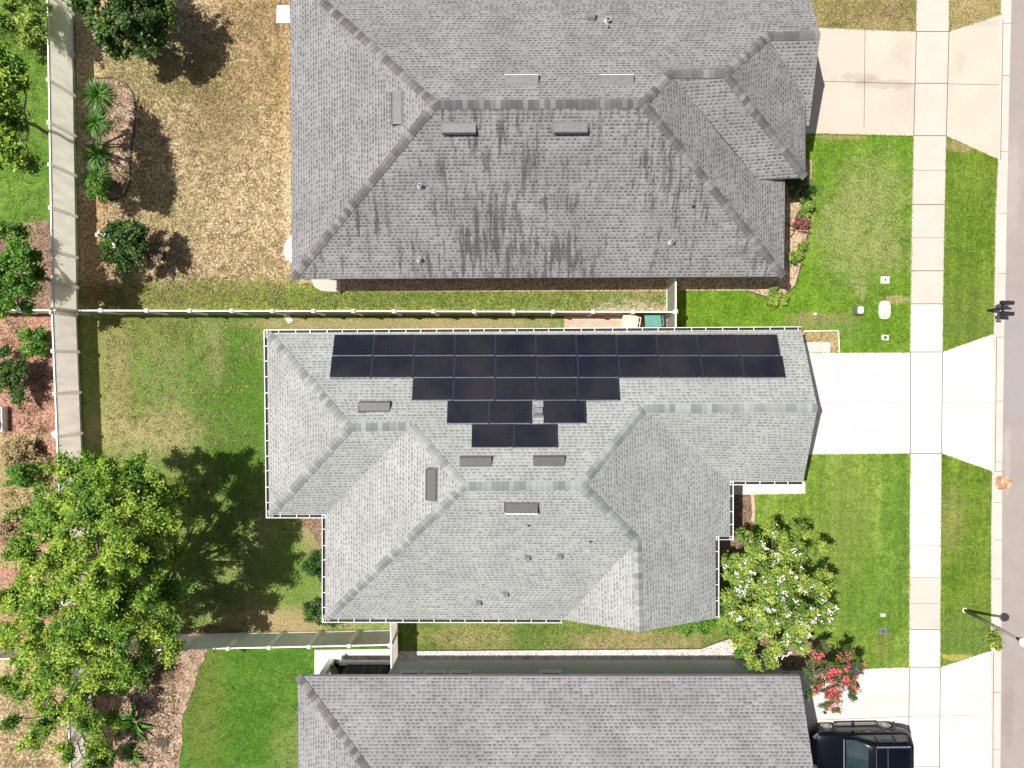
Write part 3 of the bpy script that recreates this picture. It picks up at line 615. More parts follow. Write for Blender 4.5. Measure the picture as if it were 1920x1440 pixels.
# --- middle house with solar panels
hm = thing('house', 'house with pale grey shingle roof carrying black solar panels, in the middle of the row', 'house', at(1000, 900))
ZE = 2.75
V = dict(A=at(501, 625, ZE), B=at(1503, 619, ZE), J=at(505, 965, ZE), I=at(610, 965, ZE), Hh=at(610, 1161, ZE), m1=at(655, 802, 4.49), m2=at(770, 800, 4.49),
         R1=at(870, 912, 5.5), R2=at(1090, 910, 5.5), g1=at(1206, 766, 4.17), ap=at(1533, 765, 4.17), C=at(1506, 903, 2.73), D=at(1369, 903, 2.60),
         E=at(1369, 1006, 2.55), Fh=at(1342, 1006, 2.82), G=at(1342, 1159, 2.82), k1=at(1195, 1015, 4.43), k2=at(1199, 1185, 4.43), K=at(1055, 1162, 2.80))
RM = make_roof(hm, V, [
    (['A', 'J', 'm1'], 0), (['A', 'm1', 'm2', 'R1', 'R2', 'g1', 'ap', 'B'], 0), (['J', 'I', 'm2', 'm1'], 0), (['I', 'Hh', 'R1', 'm2'], 0),
    (['Hh', 'K', 'k1', 'R2', 'R1'], 0), (['K', 'k2', 'k1'], 0), (['R2', 'g1', 'D', 'E', 'Fh', 'G', 'k2', 'k1'], 0), (['g1', 'ap', 'C', 'D'], 0)],
    [['A', 'J', 'I', 'Hh', 'K', 'k2', 'G', 'Fh', 'E', 'D', 'C', 'ap', 'B', 'A']], [M['sh_main'], M['sh_main'], M['white']])
fixp(RM, hm)
ridge_caps(RM, V, [('A', 'm1', .32), ('J', 'm1', .32), ('m1', 'm2', .45), ('R1', 'm2', .32), ('Hh', 'R1', .32), ('R1', 'R2', .45), ('g1', 'R2', .32), ('g1', 'ap', .45), ('k1', 'R2', .32), ('k2', 'k1', .45)], M['cap_main'])
yN, yS = V['A'].y - i_, V['Hh'].y + i_
wp = [(V['A'].x + i_, yN), (V['B'].x - .3, yN), (V['B'].x - .3, V['C'].y + i_), (V['D'].x - i_, V['C'].y + i_), (V['D'].x - i_, V['E'].y + i_), (V['Fh'].x - i_, V['E'].y + i_),
      (V['Fh'].x - i_, V['G'].y + .3), (V['K'].x + .2, V['G'].y + .3), (V['Hh'].x + i_, yS), (V['Hh'].x + i_, V['I'].y + i_), (V['A'].x + i_, V['I'].y + i_)]
w = walls(hm, wp, M['stucco'], 2.6, gables=[((V['B'].x - .3, V['B'].y - .1, 2.55), (V['B'].x - .3, V['C'].y + .1, 2.55), (V['B'].x - .3, V['ap'].y, 4.1)),
      ((V['K'].x + .1, V['G'].y + .3, 2.55), (V['G'].x - .1, V['G'].y + .3, 2.55), (V['k2'].x, V['G'].y + .3, 4.35))]); fixp(w, hm)
so = soffit(hm, [V[k] for k in ('A', 'J', 'I', 'Hh', 'K', 'G', 'Fh', 'E', 'D', 'C', 'B')], 2.54); fixp(so, hm)
bm = bmesh.new(); add_box(bm, (V['B'].x - .28, V['ap'].y, 1.1), (0.05, 4.9, 2.15)); fixp(obj('garage_door', bm, M['white'], hm), hm)
# gutters
def gutter(root, V, runs, out_dirs):
    W_, D_ = 0.15, 0.11
    bmw, bmt = bmesh.new(), bmesh.new()
    for (a, b, n, e0, e1) in runs:
        A, B, n = V[a].copy(), V[b].copy(), Vector(n); d = (B - A).normalized(); A = A - d * e0 * W_; B = B + d * e1 * W_
        dz = Vector((0, 0, -0.015))
        beam(bmw, A + n * (W_ - 0.012) + dz, B + n * (W_ - 0.012) + dz, 0.024, D_)
        beam(bmw, A + n * 0.004 + dz * 1.4, B + n * 0.004 + dz * 1.4, 0.012, D_)
        beam(bmt, A + n * (W_ / 2) + Vector((0, 0, -0.085)), B + n * (W_ / 2) + Vector((0, 0, -0.085)), W_ - 0.03, 0.02)
        Ln = (B - A).length; k = max(1, int(round(Ln / 0.66)))
        for i in range(k + 1):
            p = A + d * (Ln * min(max((i + random.uniform(-.08, .08)) / k, 0.006), .994))
            beam(bmw, p - n * 0.03 + dz * 0.4, p + n * (W_ + 0.004) + dz * 0.4, 0.026, 0.012)
    g = obj('gutter', bmw, M['white'], root); fixp(g, root)
    tr = obj('trough', bmt, M['trough'], g)
gutter(hm, V, [('A', 'B', (0, 1, 0), 1, 0), ('A', 'J', (-1, 0, 0), 1, 1), ('J', 'I', (0, -1, 0), 1, 0), ('I', 'Hh', (-1, 0, 0), 0, 1), ('Hh', 'K', (0, -1, 0), 1, 0),
               ('Fh', 'G', (1, 0, 0), 0, 0), ('E', 'Fh', (0, -1, 0), 1, 0), ('D', 'E', (1, 0, 0), 0, 1), ('D', 'C', (0, -1, 0), 0, 0)], None)
pN, pS, pW, pL = plane_of(V, ['A', 'm1', 'ap', 'B']), plane_of(V, ['Hh', 'K', 'R2', 'R1']), plane_of(V, ['I', 'Hh', 'R1', 'm2']), plane_of(V, ['J', 'I', 'm2', 'm1'])
for x, y in ((703, 764), (892, 867), (1029, 866)): ridge_vent(RM, pN, x, y, 1.22, M['vent_dark'], M['vent_dark'])
ridge_vent(RM, pS, 978, 951, 1.24, M['vent_dark'], M['white']); ridge_vent(RM, pW, 811, 908, 1.22, M['vent_dark'], M['black'])
for x, y in ((990, 1045), (1050, 1042), (949, 1113), (898, 1129)): hood_vent(RM, pS, x, y, 0.17, M['vent_light'])
for x, y in ((991, 985), (1107, 1015)): pipe_vent(RM, pS, x, y, 0.03, 0.16, M['black'], False)
hood_vent(RM, pN, 1010, 773, 0.30, M['vent_light'])

# solar panels: each one a thing of its own, resting on the north slope
rows = [(647.0, 625, 1460, 11), (687.5, 620, 1470, 11), (729.5, 773, 1160, 5)]
ordn = ['first', 'second', 'third', 'fourth', 'fifth', 'sixth', 'seventh', 'eighth', 'ninth', 'tenth', 'eleventh']
rown = ['top row along the upper eave', 'second row from the upper eave', 'third row, five panels long']
top_c, top_n = pN
off = (top_c + top_n * 0.13, top_n)
def solar(px, py, label, mounts=(), wd=1.655, hd=0.955):
    p = ray_plane(px, py, *off); Mx = plane_frame(top_n, p)
    root = thing('solar_panel', label, 'solar panel', group='solar panels on the middle roof'); root.matrix_basis = Mx
    bm = bmesh.new()
    for s in (-1, 1):
        add_box(bm, (s * (wd / 2 - .011), 0, 0), (0.022, hd, 0.036)); add_box(bm, (0, s * (hd / 2 - .011), 0), (wd - .044, 0.022, 0.036))
    obj('frame', bm, M['panel_frame'], root)
    bm = bmesh.new(); add_box(bm, (0, 0, 0.004), (wd - .044, hd - .044, 0.016)); obj('cell_sheet', bm, M['cells'], root)
    bm = bmesh.new(); add_box(bm, (0, hd / 2 + 0.012, 0.0), (wd * 0.97, 0.022, 0.03))
    for q in (-.42, .42): add_box(bm, (q * wd, hd / 2 + .012, .018), (.11, .03, .012))
    obj('rail', bm, M['alu'], root)
    for q in mounts:
        bm = bmesh.new(); add_box(bm, (q * wd, -hd / 2 + .02 - .06, -0.12), (.18, .22, .008)); add_box(bm, (q * wd + .03, -hd / 2 - .03, -0.06), (.05, .06, .09), mat=1)
        obj('roof_mount', bm, [M['white'], M['black']], root)
for ri, (cy, x0, x1, n) in enumerate(rows):
    a, b = ray_plane(x0, cy, *off), ray_plane(x1, cy, *off); wd = (b.x - a.x) / n
    for i in range(n):
        px = x0 + (x1 - x0) * (i + 0.5) / n
        if ri == 0: lab = f'black solar panel, {ordn[i]} from the left in the {rown[0]}'
        elif ri == 1: lab = f'black solar panel, {ordn[i]} from the left in the {rown[1]}'
        else: lab = f'black solar panel, {ordn[i]} from the left in the {rown[2]}'
        mt = (-.38, .4) if (ri == 1 and (i < 2 or i > 6)) else (-.3,) if (ri == 2 and i in (0, 4)) else ()
        solar(px, cy, lab, mt, wd - 0.012)
solar(877.5, 772.5, 'black solar panel at the left end of the short fourth row', (-.4,)); solar(956, 772.5, 'black solar panel just left of the small grey hood vent')
solar(1058, 772.0, 'black solar panel standing alone right of the small grey hood vent', (.3,))
solar(924, 817, 'black solar panel, left one of the lowest pair', (-.4, .35)); solar(1004, 817, 'black solar panel, right one of the lowest pair', (-.4, .3))

# --- lower house
hl = thing('house', 'house with lilac grey roof and grey side wall, cut off by the lower edge', 'house', at(1000, 1400))
V = dict(a=at(558, 1268, ZE), b=at(1500, 1268, ZE))
yr = V['a'].y - 6.3; zr = ZE + 6.3 * SL
V['r1'] = Vector((V['a'].x + 6.3, yr, zr)); V['ap'] = Vector((V['b'].x, yr, zr)); V['sw'] = Vector((V['a'].x, V['a'].y - 12.6, ZE)); V['se'] = Vector((V['b'].x, V['a'].y - 12.6, ZE))
RL = make_roof(hl, V, [(['a', 'b', 'ap', 'r1'], 0), (['sw', 'a', 'r1'], 0), (['se', 'sw', 'r1', 'ap'], 0)], [['sw', 'a', 'b', 'ap', 'se', 'sw']], [M['sh_low'], M['sh_low'], M['fascia']]); fixp(RL, hl)
ridge_caps(RL, V, [('a', 'r1', .32), ('sw', 'r1', .32), ('r1', 'ap', .45)], M['cap_top'])
xw = at(739, 1235).x; xe = V['b'].x - .36; yw = at(1000, 1235).y
w = walls(hl, [(xw, yw), (xe, yw), (xe, V['sw'].y + .4), (V['a'].x + 1.3, V['sw'].y + .4), (V['a'].x + 1.3, yw - 2.8), (xw, yw - 2.8)], M['stucco_grey'], 2.6,
          gables=[((xe, V['b'].y - .1, 2.55), (xe, V['se'].y + .1, 2.55), (xe, yr, zr - .1))]); fixp(w, hl)
so = soffit(hl, [V['a'], V['b'], V['se'], V['sw']], 2.56); fixp(so, hl)
for o_ in (): pass
for x0, x1 in ((753, 786), (800, 833), (846, 880), (1015, 1050)):
    c0, c1 = at(x0, 1262, 1.55), at(x1, 1262, 1.55)
    n0 = len(bpy.data.objects); window(hl, ((c0.x + c1.x) / 2, yw, 1.93), c1.x - c0.x, 0.72, (0, 1, 0))
for ch in [o for o in hl.children if o.name.startswith('window')]: fixp(ch, hl)
xc = at(622, 1240).x
bm = bmesh.new()
add_box(bm, (xc, yw - .12, 1.3), (.26, .26, 2.6)); add_box(bm, ((xc + xw) / 2, yw - .1, 2.35), (xw - xc, .2, .45)); add_box(bm, (xc + .02, yw - 1.6, 2.35), (.2, 3, .45)); add_box(bm, ((xc + xw) / 2 + .2, yw - .1, .12), (xw - xc - .4, .16, .34))
fixp(obj('porch_frame', bm, M['white'], hl), hl)
bm = bmesh.new(); add_box(bm, ((xc + xw) / 2 + .3, yw - .16, 1.2), (xw - xc - .9, .02, 1.85)); fixp(obj('porch_screen', bm, M['screen_and_shade'], hl), hl)
bm = bmesh.new(); add_box(bm, ((xc + xw) / 2, yw - 1.6, .05), (xw - xc - .2, 2.8, .06)); fixp(obj('porch_floor', bm, M['screen_and_shade'], hl), hl)  # floor coloured near black, painting in the deep shade under the roof
bm = bmesh.new()
for k in range(3): add_box(bm, (xc + .9 + k * .75, yw - .145, 1.2), (.04, .05, 1.9))
fixp(obj('screen_post', bm, M['black'], hl), hl)
bm = bmesh.new(); add_box(bm, (xe + .02, yr, 1.1), (0.05, 4.9, 2.15)); fixp(obj('garage_door', bm, M['white'], hl), hl)

# ---------------------------------------------------------------- fences
FH = 1.80
def fence(label, a, b, n=None, pm_=None, posts=None, top=True, ends=(True, True), h=FH, gate=False):
    """a, b: pixels of the top rail's ends; posts: fractions"""
    A, B = at(*a, h), at(*b, h); d = (B - A); Ln = d.length; ex = d.normalized(); ey = Vector((-ex.y, ex.x, 0))
    root = thing('fence', label, 'fence', (A.x, A.y, 0), math.atan2(ex.y, ex.x), 'white vinyl fences')
    fr = posts if posts else [i / n for i in range(n + 1)]
    pm = None
    for i, f in enumerate(fr):
        if (i == 0 and not ends[0]) or (i == len(fr) - 1 and not ends[1]): continue
        if pm is None:
            bm = bmesh.new(); add_box(bm, (0, 0, h / 2 + .02), (.125, .125, h + .08)); po = obj('post', bm, M['vinyl'], root, (Ln * f, 0, 0)); pm = po.data
            bm = bmesh.new(); v = bmesh.ops.create_cone(bm, cap_ends=True, segments=4, radius1=.118, radius2=.03, depth=.06)['verts']
            bmesh.ops.rotate(bm, verts=v, matrix=Matrix.Rotation(R(45), 3, 'Z')); bmesh.ops.translate(bm, verts=v, vec=(0, 0, .03))
            add_box(bm, (0, 0, -.012), (.15, .15, .03)); cm = obj('cap', bm, M['vinyl_rail'], po, (0, 0, h + .065)).data
        else:
            po = link('post', pm, root, (Ln * f, 0, 0)); link('cap', cm, po, (0, 0, h + .065))
    for f0, f1 in zip(fr[:-1], fr[1:]):
        x0, x1 = Ln * f0 + .0645, Ln * f1 - .0645
        bm = bmesh.new(); k = max(2, int((x1 - x0) / .19)); sw = (x1 - x0) / k
        add_box(bm, ((x0 + x1) / 2, 0, h / 2 + .01), (x1 - x0, .022, h - .1))
        pn_ = obj('panel', bm, pm_ or M['vinyl'], root)
        bm = bmesh.new(); add_box(bm, ((x0 + x1) / 2, 0, h - .03), (x1 - x0, .055, .10)); obj('rail', bm, M['vinyl_rail'], pn_)
        bm = bmesh.new(); add_box(bm, ((x0 + x1) / 2, 0, .10), (x1 - x0, .05, .12)); obj('rail', bm, M['vinyl_rail'], pn_)
    return root
Ly = lambda ys, y0, y1: [(y - y0) / (y1 - y0) for y in ys]
fence('white fence at upper left between green lawn and brown yard', (86, -175), (99, 578), posts=Ly([-175, -94, -13, 67, 148, 228, 307, 388, 470, 530, 578], -175, 578), ends=(True, False))
fence('tall white fence on the left below the fence crossing, ending under the big leafy tree', (97.5, 586), (140, 1640), posts=Ly([586, 657, 736, 816, 892, 970, 1047, 1125, 1203, 1282, 1362, 1440, 1540, 1640], 586, 1640))
fence('long thin white fence between the brown yard and the house with solar panels', (98, 582), (1265, 585), pm_=M['vinyl_shaded'], posts=Ly([98, 190, 276, 356, 435, 511, 588, 663, 739, 813, 889, 963, 1037, 1112, 1187, 1265], 98, 1265), ends=(False, True))
fence('short white fence stub at the left edge, on the upper side of the pink mulch', (-60, 580), (96, 582), n=2, ends=(True, False))
fence('white fence with grey brown face between the middle yard and the lush lower lawn', (122, 1222), (731, 1209), posts=Ly([122, 196, 272, 350, 428, 505, 580, 655, 731], 122, 731), ends=(False, True))
fence('white fence stub at the left edge below the straw coloured bed', (-90, 1238), (121, 1233), n=3, ends=(True, False))
a_, b_2 = at(1267, 523, FH), at(1267, 612, FH)
fence('short white fence and gate closing the gap beside the green bin', (1267, 512), (1267, 628), posts=[0, .62, 1], ends=(False, False))
fence('short white fence closing the gap between middle and lower house', (732, 1150), (734, 1262), posts=[0, .53, 1], ends=(False, False))

# ---------------------------------------------------------------- plants
def leaf_mesh(name, pts, nrm, size, tones, aspect=0.55, fold=0.12):
    n = len(pts); rng = np.random.default_rng(n)
    t = rng.normal(size=(n, 3)); t -= (t * nrm).sum(1, keepdims=True) * nrm; t /= np.linalg.norm(t, axis=1, keepdims=True) + 1e-9
    s = np.cross(nrm, t); sz = size * (0.7 + 0.6 * rng.random((n, 1)))
    v = np.empty((n, 4, 3)); v[:, 0] = pts - t * sz; v[:, 1] = pts + s * sz * aspect - nrm * sz * fold; v[:, 2] = pts + t * sz; v[:, 3] = pts - s * sz * aspect - nrm * sz * fold
    me = bpy.data.meshes.new(name); me.vertices.add(n * 4); me.vertices.foreach_set('co', v.reshape(-1))
    me.loops.add(n * 4); me.loops.foreach_set('vertex_index', np.arange(n * 4, dtype=np.int32))
    me.polygons.add(n); me.polygons.foreach_set('loop_start', np.arange(0, n * 4, 4, dtype=np.int32))
    me.polygons.foreach_set('loop_total', np.full(n, 4, dtype=np.int32))
    at_ = me.attributes.new('tone', 'FLOAT', 'POINT'); at_.data.foreach_set('value', np.repeat(np.clip(tones, 0, 1), 4).astype(np.float32))
    me.update(); me.validate(); return me
def clumps(lobes, per_lobe, per_clump, sigma, seed, up=0.7, flat=0.75):
    """leaf positions in clumps on and inside ellipsoidal lobes (x, y, z, r)"""
    rng = np.random.default_rng(seed); P_, N_, T_ = [], [], []
    mx_, my_ = np.mean([l[0] for l in lobes]), np.mean([l[1] for l in lobes])
    for (x, y, z, r) in lobes:
        out = np.array((x - mx_, y - my_)); out = out / (np.linalg.norm(out) + .3)
        nt_ = max(3, int(per_lobe * r * r / 4)); m4 = 5; k = nt_ * m4
        d = rng.normal(size=(nt_, 3)); d[:, :2] += out[None] * .5; d /= np.linalg.norm(d, axis=1, keepdims=True)
        d[:, 2] = np.where(rng.random(nt_) < .75, np.abs(d[:, 2]), d[:, 2])
        rl = r * (0.75 + 0.65 * rng.random(nt_) ** 2)                       # each twig reaches out its own distance
        fr = np.tile(np.linspace(.25, 1.0, m4), nt_) + rng.normal(size=k) * .05
        d = np.repeat(d, m4, 0); bend = np.repeat(rng.normal(size=(nt_, 3)) * .12, m4, 0) * fr[:, None] ** 2
        c = np.array((x, y, z)) + (d + bend) * (np.repeat(rl, m4) * fr)[:, None] * np.array((1, 1, flat))
        tone = np.repeat(rng.random(nt_), m4)
        m = per_clump; q = rng.normal(size=(k, m, 3)) * sigma * (0.6 + .8 * rng.random((k, 1, 1)))
        p = c[:, None, :] + q
        n = d[:, None, :] * 0.35 + rng.normal(size=(k, m, 3)) * 0.55 + np.array((0, 0, up)); n /= np.linalg.norm(n, axis=2, keepdims=True)
        tt = tone[:, None] * 0.55 + rng.random((k, m)) * 0.45
        P_.append(p.reshape(-1, 3)); N_.append(n.reshape(-1, 3)); T_.append(tt.reshape(-1))
    P_, N_, T_ = np.concatenate(P_), np.concatenate(N_), np.concatenate(T_)
    P_[:, 2] = np.maximum(P_[:, 2], 0.04 + 0.08 * rng.random(len(P_)))
    return P_, N_, T_
def limb(bm, a, b, r0, r1, rng, seg=4, wob=.12):
    a, b = Vector(a), Vector(b); prev = a; pr = r0
    for i in range(1, seg + 1):
        f = i / seg; p = a.lerp(b, f) + (Vector((rng.uniform(-1, 1), rng.uniform(-1, 1), rng.uniform(-.4, .4))) * wob * (b - a).length * .4 if i < seg else Vector())
        r = r0 + (r1 - r0) * f; add_cyl(bm, prev, p, pr, r, 7, caps=False); prev, pr = p, r
def tree(name, label, cat, base, lobes, leafm, barkm, trunk_r=.12, fork=.35, per_lobe=26, per_clump=34, sigma=.13, leaf=.07, seed=1, flowers=None, group=None, up=.7, stems=1, flat=.75):
    root = thing(name, label, cat, (base.x, base.y, 0), 0, group); rng = random.Random(seed)
    lb = [(l[0] - base.x, l[1] - base.y, l[2], l[3]) for l in lobes]
    topz = max(l[2] for l in lb); fz = topz * fork
    bm = bmesh.new(); c = Vector((sum(l[0] for l in lb) / len(lb), sum(l[1] for l in lb) / len(lb), 0)) * .25
    for s in range(stems):
        o = Vector((rng.uniform(-.15, .15), rng.uniform(-.15, .15), 0)) if stems > 1 else Vector()
        fk = c + o * 2 + Vector((0, 0, fz))
        add_cyl(bm, o + Vector((0, 0, -.05)), o + Vector((0, 0, .25)), trunk_r * 1.45, trunk_r, 10); limb(bm, o + Vector((0, 0, .2)), fk, trunk_r, trunk_r * .75, rng)
        for i, l in enumerate(lb):
            if i % stems == s: limb(bm, fk, (l[0], l[1], l[2]), trunk_r * .5, trunk_r * .12, rng)
            if i % stems == s and l[3] > .35:
                for q in range(3):
                    e = Vector(l[:3]) + Vector((rng.uniform(-1, 1), rng.uniform(-1, 1), rng.uniform(-.2, .8))) * l[3] * .8; limb(bm, l[:3], e, trunk_r * .14, .006, rng, 2)
    obj('trunk', bm, barkm, root, smooth=True)
    p, n, t = clumps(lb, per_lobe, per_clump, sigma, seed, up, flat)
    me = leaf_mesh('crown', p, n, leaf, t); me.materials.append(leafm); link('crown', me, root)
    if flowers:
        fm, cnt, fs, per, zmin = flowers
        rg = np.random.default_rng(seed + 5); idx = []
        zs = p[:, 2]; cand = np.where(zs > np.quantile(zs, zmin))[0]; ch = rg.choice(cand, cnt)
        fp = p[ch][:, None, :] + rg.normal(size=(cnt, per, 3)) * fs * .9 + np.array((0, 0, .14)); fp = fp.reshape(-1, 3)
        fn = rg.normal(size=(len(fp), 3)) * .5 + np.array((0, 0, 1)); fn /= np.linalg.norm(fn, axis=1, keepdims=True)
        me = leaf_mesh('blossom', fp, fn, fs * .62, rg.random(len(fp)), .8); me.materials.append(fm); link('blossom', me, root)
    return root
def LB(lst): return [(*at(x, y, z), r) for (x, y, z, r) in lst]

# the big tree lower left
big = [(140, 880, 4.6, .8), (160, 935, 5.2, 1.1), (205, 890, 4.8, .9), (255, 890, 4.7, .8), (300, 915, 4.6, .75), (80, 960, 4.8, .8), (120, 985, 5.6, 1.1), (190, 965, 6.2, 1.2),
       (260, 960, 5.6, 1.1), (315, 980, 4.6, .8), (335, 925, 4.2, .4), (60, 1030, 4.8, .9), (125, 1050, 6.4, 1.2), (200, 1045, 7.0, 1.3), (275, 1040, 5.8, 1.1), (330, 1040, 4.6, .55), (35, 1120, 4.8, .8),
       (95, 1120, 6.0, 1.2), (170, 1120, 7.0, 1.3), (245, 1115, 6.2, 1.2), (310, 1110, 4.8, .8), (25, 1190, 4.4, .7), (85, 1190, 5.6, 1.1), (155, 1195, 6.0, 1.2),
       (230, 1185, 5.6, 1.1), (295, 1180, 4.6, .8), (320, 1215, 4.2, .5), (200, 1240, 5.0, 1.0), (270, 1240, 4.3, .8), (120, 1250, 4.6, .9), (50, 1240, 4.2, .6)]
tree('shade_tree', 'large bright green leafy tree overhanging the left fence, biggest tree in the photo', 'tree', at(258, 1065), LB(big), M['elm'], M['bark'], .13, .42, 52, 70, .12, .058, 3)
low = [(25, 1285, 2.6, .7), (80, 1290, 3.0, .9), (150, 1300, 2.8, .9), (205, 1290, 2.0, .7), (30, 1345, 2.2, .6), (100, 1345, 2.6, .8), (165, 1355, 2.2, .8), (210, 1335, 1.4, .5), (60, 1385, 1.9, .6), (130, 1400, 2.0, .6),
       (180, 1400, 1.6, .6), (165, 1435, 1.5, .6), (205, 1430, .9, .5), (232, 1275, 1.2, .55)]
tree('shade_tree', 'lower yellowish green tree below the big tree at the lower left corner', 'tree', at(130, 1330), LB(low), M['elm'], M['bark'], .10, .3, 50, 70, .105, .054, 4)
# upper left trees
tree('magnolia', 'dark green glossy tree at the top beside the fence, on brown grass', 'tree', at(262, 55),
     LB([(170, 5, 2.4, .8), (220, -5, 3.0, 1.0), (275, 5, 2.7, .9), (195, 45, 2.6, .8), (245, 45, 3.1, .9), (290, 40, 2.4, .75), (215, 78, 2.2, .6), (265, 80, 2.3, .65), (235, 95, 2.0, .4), (300, 70, 2.0, .4), (230, -45, 2.5, .9)]),
     M['magnolia'], M['bark'], .09, .3, 70, 40, .10, .075, 11)
tree('magnolia', 'small round dark green tree with a few white flowers on the brown lawn', 'tree', at(280, 470),
     LB([(232, 458, 2.2, .62), (210, 440, 1.8, .48), (255, 435, 1.8, .48), (205, 470, 1.7, .42), (258, 475, 1.8, .45), (235, 490, 1.6, .4), (222, 425, 1.6, .35), (262, 455, 1.6, .4)]),
     M['magnolia'], M['bark'], .05, .3, 130, 36, .08, .062, 12, flowers=(M['petal_w'], 3, .09, 8, .7))
bm = bmesh.new(); c_ = at(292, 474)
for i in range(24):
    a0, a1 = i * math.tau / 24, (i + 1) * math.tau / 24; beam(bm, (c_.x + .42 * math.cos(a0), c_.y + .42 * math.sin(a0), .06), (c_.x + .42 * math.cos(a1), c_.y + .42 * math.sin(a1), .06), .04, .06)
prism(bm, [(c_.x + .4 * math.cos(i * math.tau / 20), c_.y + .4 * math.sin(i * math.tau / 20)) for i in range(20)], .0, .02, 1)
tag(obj('tree_ring', bm, [M['edging'], M['mulch_brown']]), 'round dark edging ring at the foot of the small flowering tree', 'edging')
tree('leafy_tree', 'dark tree in the top left corner on the green side of the fence', 'tree', at(50, 45), LB([(30, 20, 2.0, .7), (60, 40, 2.2, .65), (15, 50, 1.8, .5), (50, 65, 1.7, .4), (70, 12, 1.8, .45), (-20, 30, 2, .7)]), M['myrtle'], M['bark'], .07, .3, 90, 36, .10, .065, 13)
tree('leafy_tree', 'tall yellow green tree at the left edge below the corner tree', 'tree', at(110, 260), LB([(0, 115, 5.4, .55), (15, 165, 5.8, .6), (35, 130, 5.2, .3), (-30, 150, 6, .9), (0, 215, 6.0, .8), (35, 225, 5.6, .4), (15, 260, 5.8, .6), (-35, 240, 6, 1.0), (30, 290, 5.6, .45), (55, 300, 4.6, .4), (-20, 300, 5.2, .6), (45, 160, 5.4, .25)]),
     M['elm'], M['bark'], .09, .45, 80, 40, .11, .075, 14)
tree('leafy_tree', 'tall mid green tree at the left edge over the shaded mulch by the fence crossing', 'tree', at(110, 530), LB([(5, 440, 3.8, .5), (50, 440, 3.4, .4), (25, 480, 4.4, .75), (65, 475, 3.6, .4), (0, 520, 4.4, .8), (45, 530, 4.0, .55), (75, 520, 3.3, .4), (15, 570, 3.8, .5), (45, 575, 3.4, .3), (-30, 500, 4.4, .9)]),
     M['bright'], M['bark'], .09, .4, 90, 38, .10, .068, 15)
# crape myrtles in the front yard
wm = [(1455, 1105, 3.3, .95), (1420, 1050, 2.8, .8), (1480, 1035, 2.7, .75), (1390, 1100, 2.6, .7), (1520, 1095, 2.7, .7), (1430, 1160, 2.9, .8), (1490, 1160, 2.9, .8), (1380, 1150, 2.3, .55), (1535, 1150, 2.4, .55),
      (1535, 1030, 2.2, .4), (1400, 1010, 2.0, .35), (1455, 1210, 2.4, .6), (1395, 1195, 2.2, .5), (1410, 1235, 2.0, .35), (1500, 1205, 2.2, .45), (1555, 1085, 2.0, .28), (1450, 1000, 2.2, .45), (1500, 1000, 2.0, .4), (1365, 1120, 2.2, .35), (1372, 1060, 2.2, .45), (1550, 1175, 2.2, .3), (1450, 1240, 1.9, .25), (1370, 1180, 1.9, .25)]
tree('crape_myrtle', 'round crape myrtle full of white blossom in the middle front yard', 'tree', at(1440, 1080), LB(wm), M['myrtle'], M['bark_pale'], .04, .3, 170, 32, .08, .055, 21, flowers=(M['petal_w'], 165, .058, 10, .35), stems=4)
rm = [(1560, 1260, 2.2, .55), (1530, 1235, 1.9, .4), (1585, 1235, 1.9, .45), (1535, 1280, 1.9, .4), (1590, 1275, 1.9, .45), (1560, 1295, 2.0, .4), (1520, 1260, 1.7, .3), (1610, 1250, 1.7, .3), (1550, 1322, 1.8, .28), (1595, 1300, 1.7, .3), (1520, 1300, 1.6, .28), (1565, 1330, 1.8, .18), (1605, 1285, 1.6, .25), (1545, 1215, 1.7, .3)]
tree('crape_myrtle', 'smaller bush like crape myrtle with coral red blossom beside the lower driveway', 'tree', at(1543, 1238), LB(rm), M['rosemyrtle'], M['bark'], .02, .25, 300, 22, .055, .042, 22, flowers=(M['petal_r'], 85, .062, 11, .45), stems=4)

def shrub(label, px, py, z, r, mat, seed, name='shrub', cat='shrub', extra=(), per_lobe=190, leaf=.05, group=None, flowers=None, flat=.75):
    lo = [(px, py, z, r)] + [(px + dx, py + dy, z * q, r * s) for dx, dy, q, s in ((-12, -8, .8, .6), (12, -10, .85, .6), (10, 12, .75, .6), (-11, 11, .8, .55))] + list(extra)
    if r < .3: lo = [(px, py, z, r)] + list(extra)
    return tree(name, label, cat, at(px, py) if z < 1 else at(px, py, 0), LB(lo), mat, M['bark'], .025, .3, per_lobe, 26, .07, leaf, seed, group=group, flowers=flowers, flat=flat)
shrub('bright green bushy shrub on pink mulch just below the fence crossing', 66, 640, .9, .62, M['bright'], 31)
shrub('very dark green shrub at the left edge on the red mulch', 22, 700, 1.1, .72, M['magnolia'], 32, extra=[(35, 735, .8, .5), (5, 665, .7, .4)])
shrub('mid green shrub with yellow tips beside the straw coloured bed', 40, 890, .8, .6, M['bright'], 33)
shrub('dry straw coloured bush with hardly any leaves at the left edge', 40, 845, .5, .55, M['straw'], 34, extra=[(15, 860, .4, .4), (65, 850, .4, .35), (20, 835, .4, .35)], per_lobe=80)
shrub('dry sprawling bush lower in the straw coloured bed', 20, 985, .45, .5, M['straw'], 35, extra=[(50, 960, .3, .3), (15, 1015, .3, .3)], per_lobe=70)
shrub('dark green round shrub tucked against the left wall of the middle house', 594, 1058, .75, .5, M['magnolia'], 36, extra=[(600, 1075, .6, .35)])
shrub('dark green round shrub at the lower left corner of the middle house', 594, 1143, .75, .5, M['magnolia'], 37, extra=[(602, 1160, .6, .4), (620, 1164, .5, .3)])
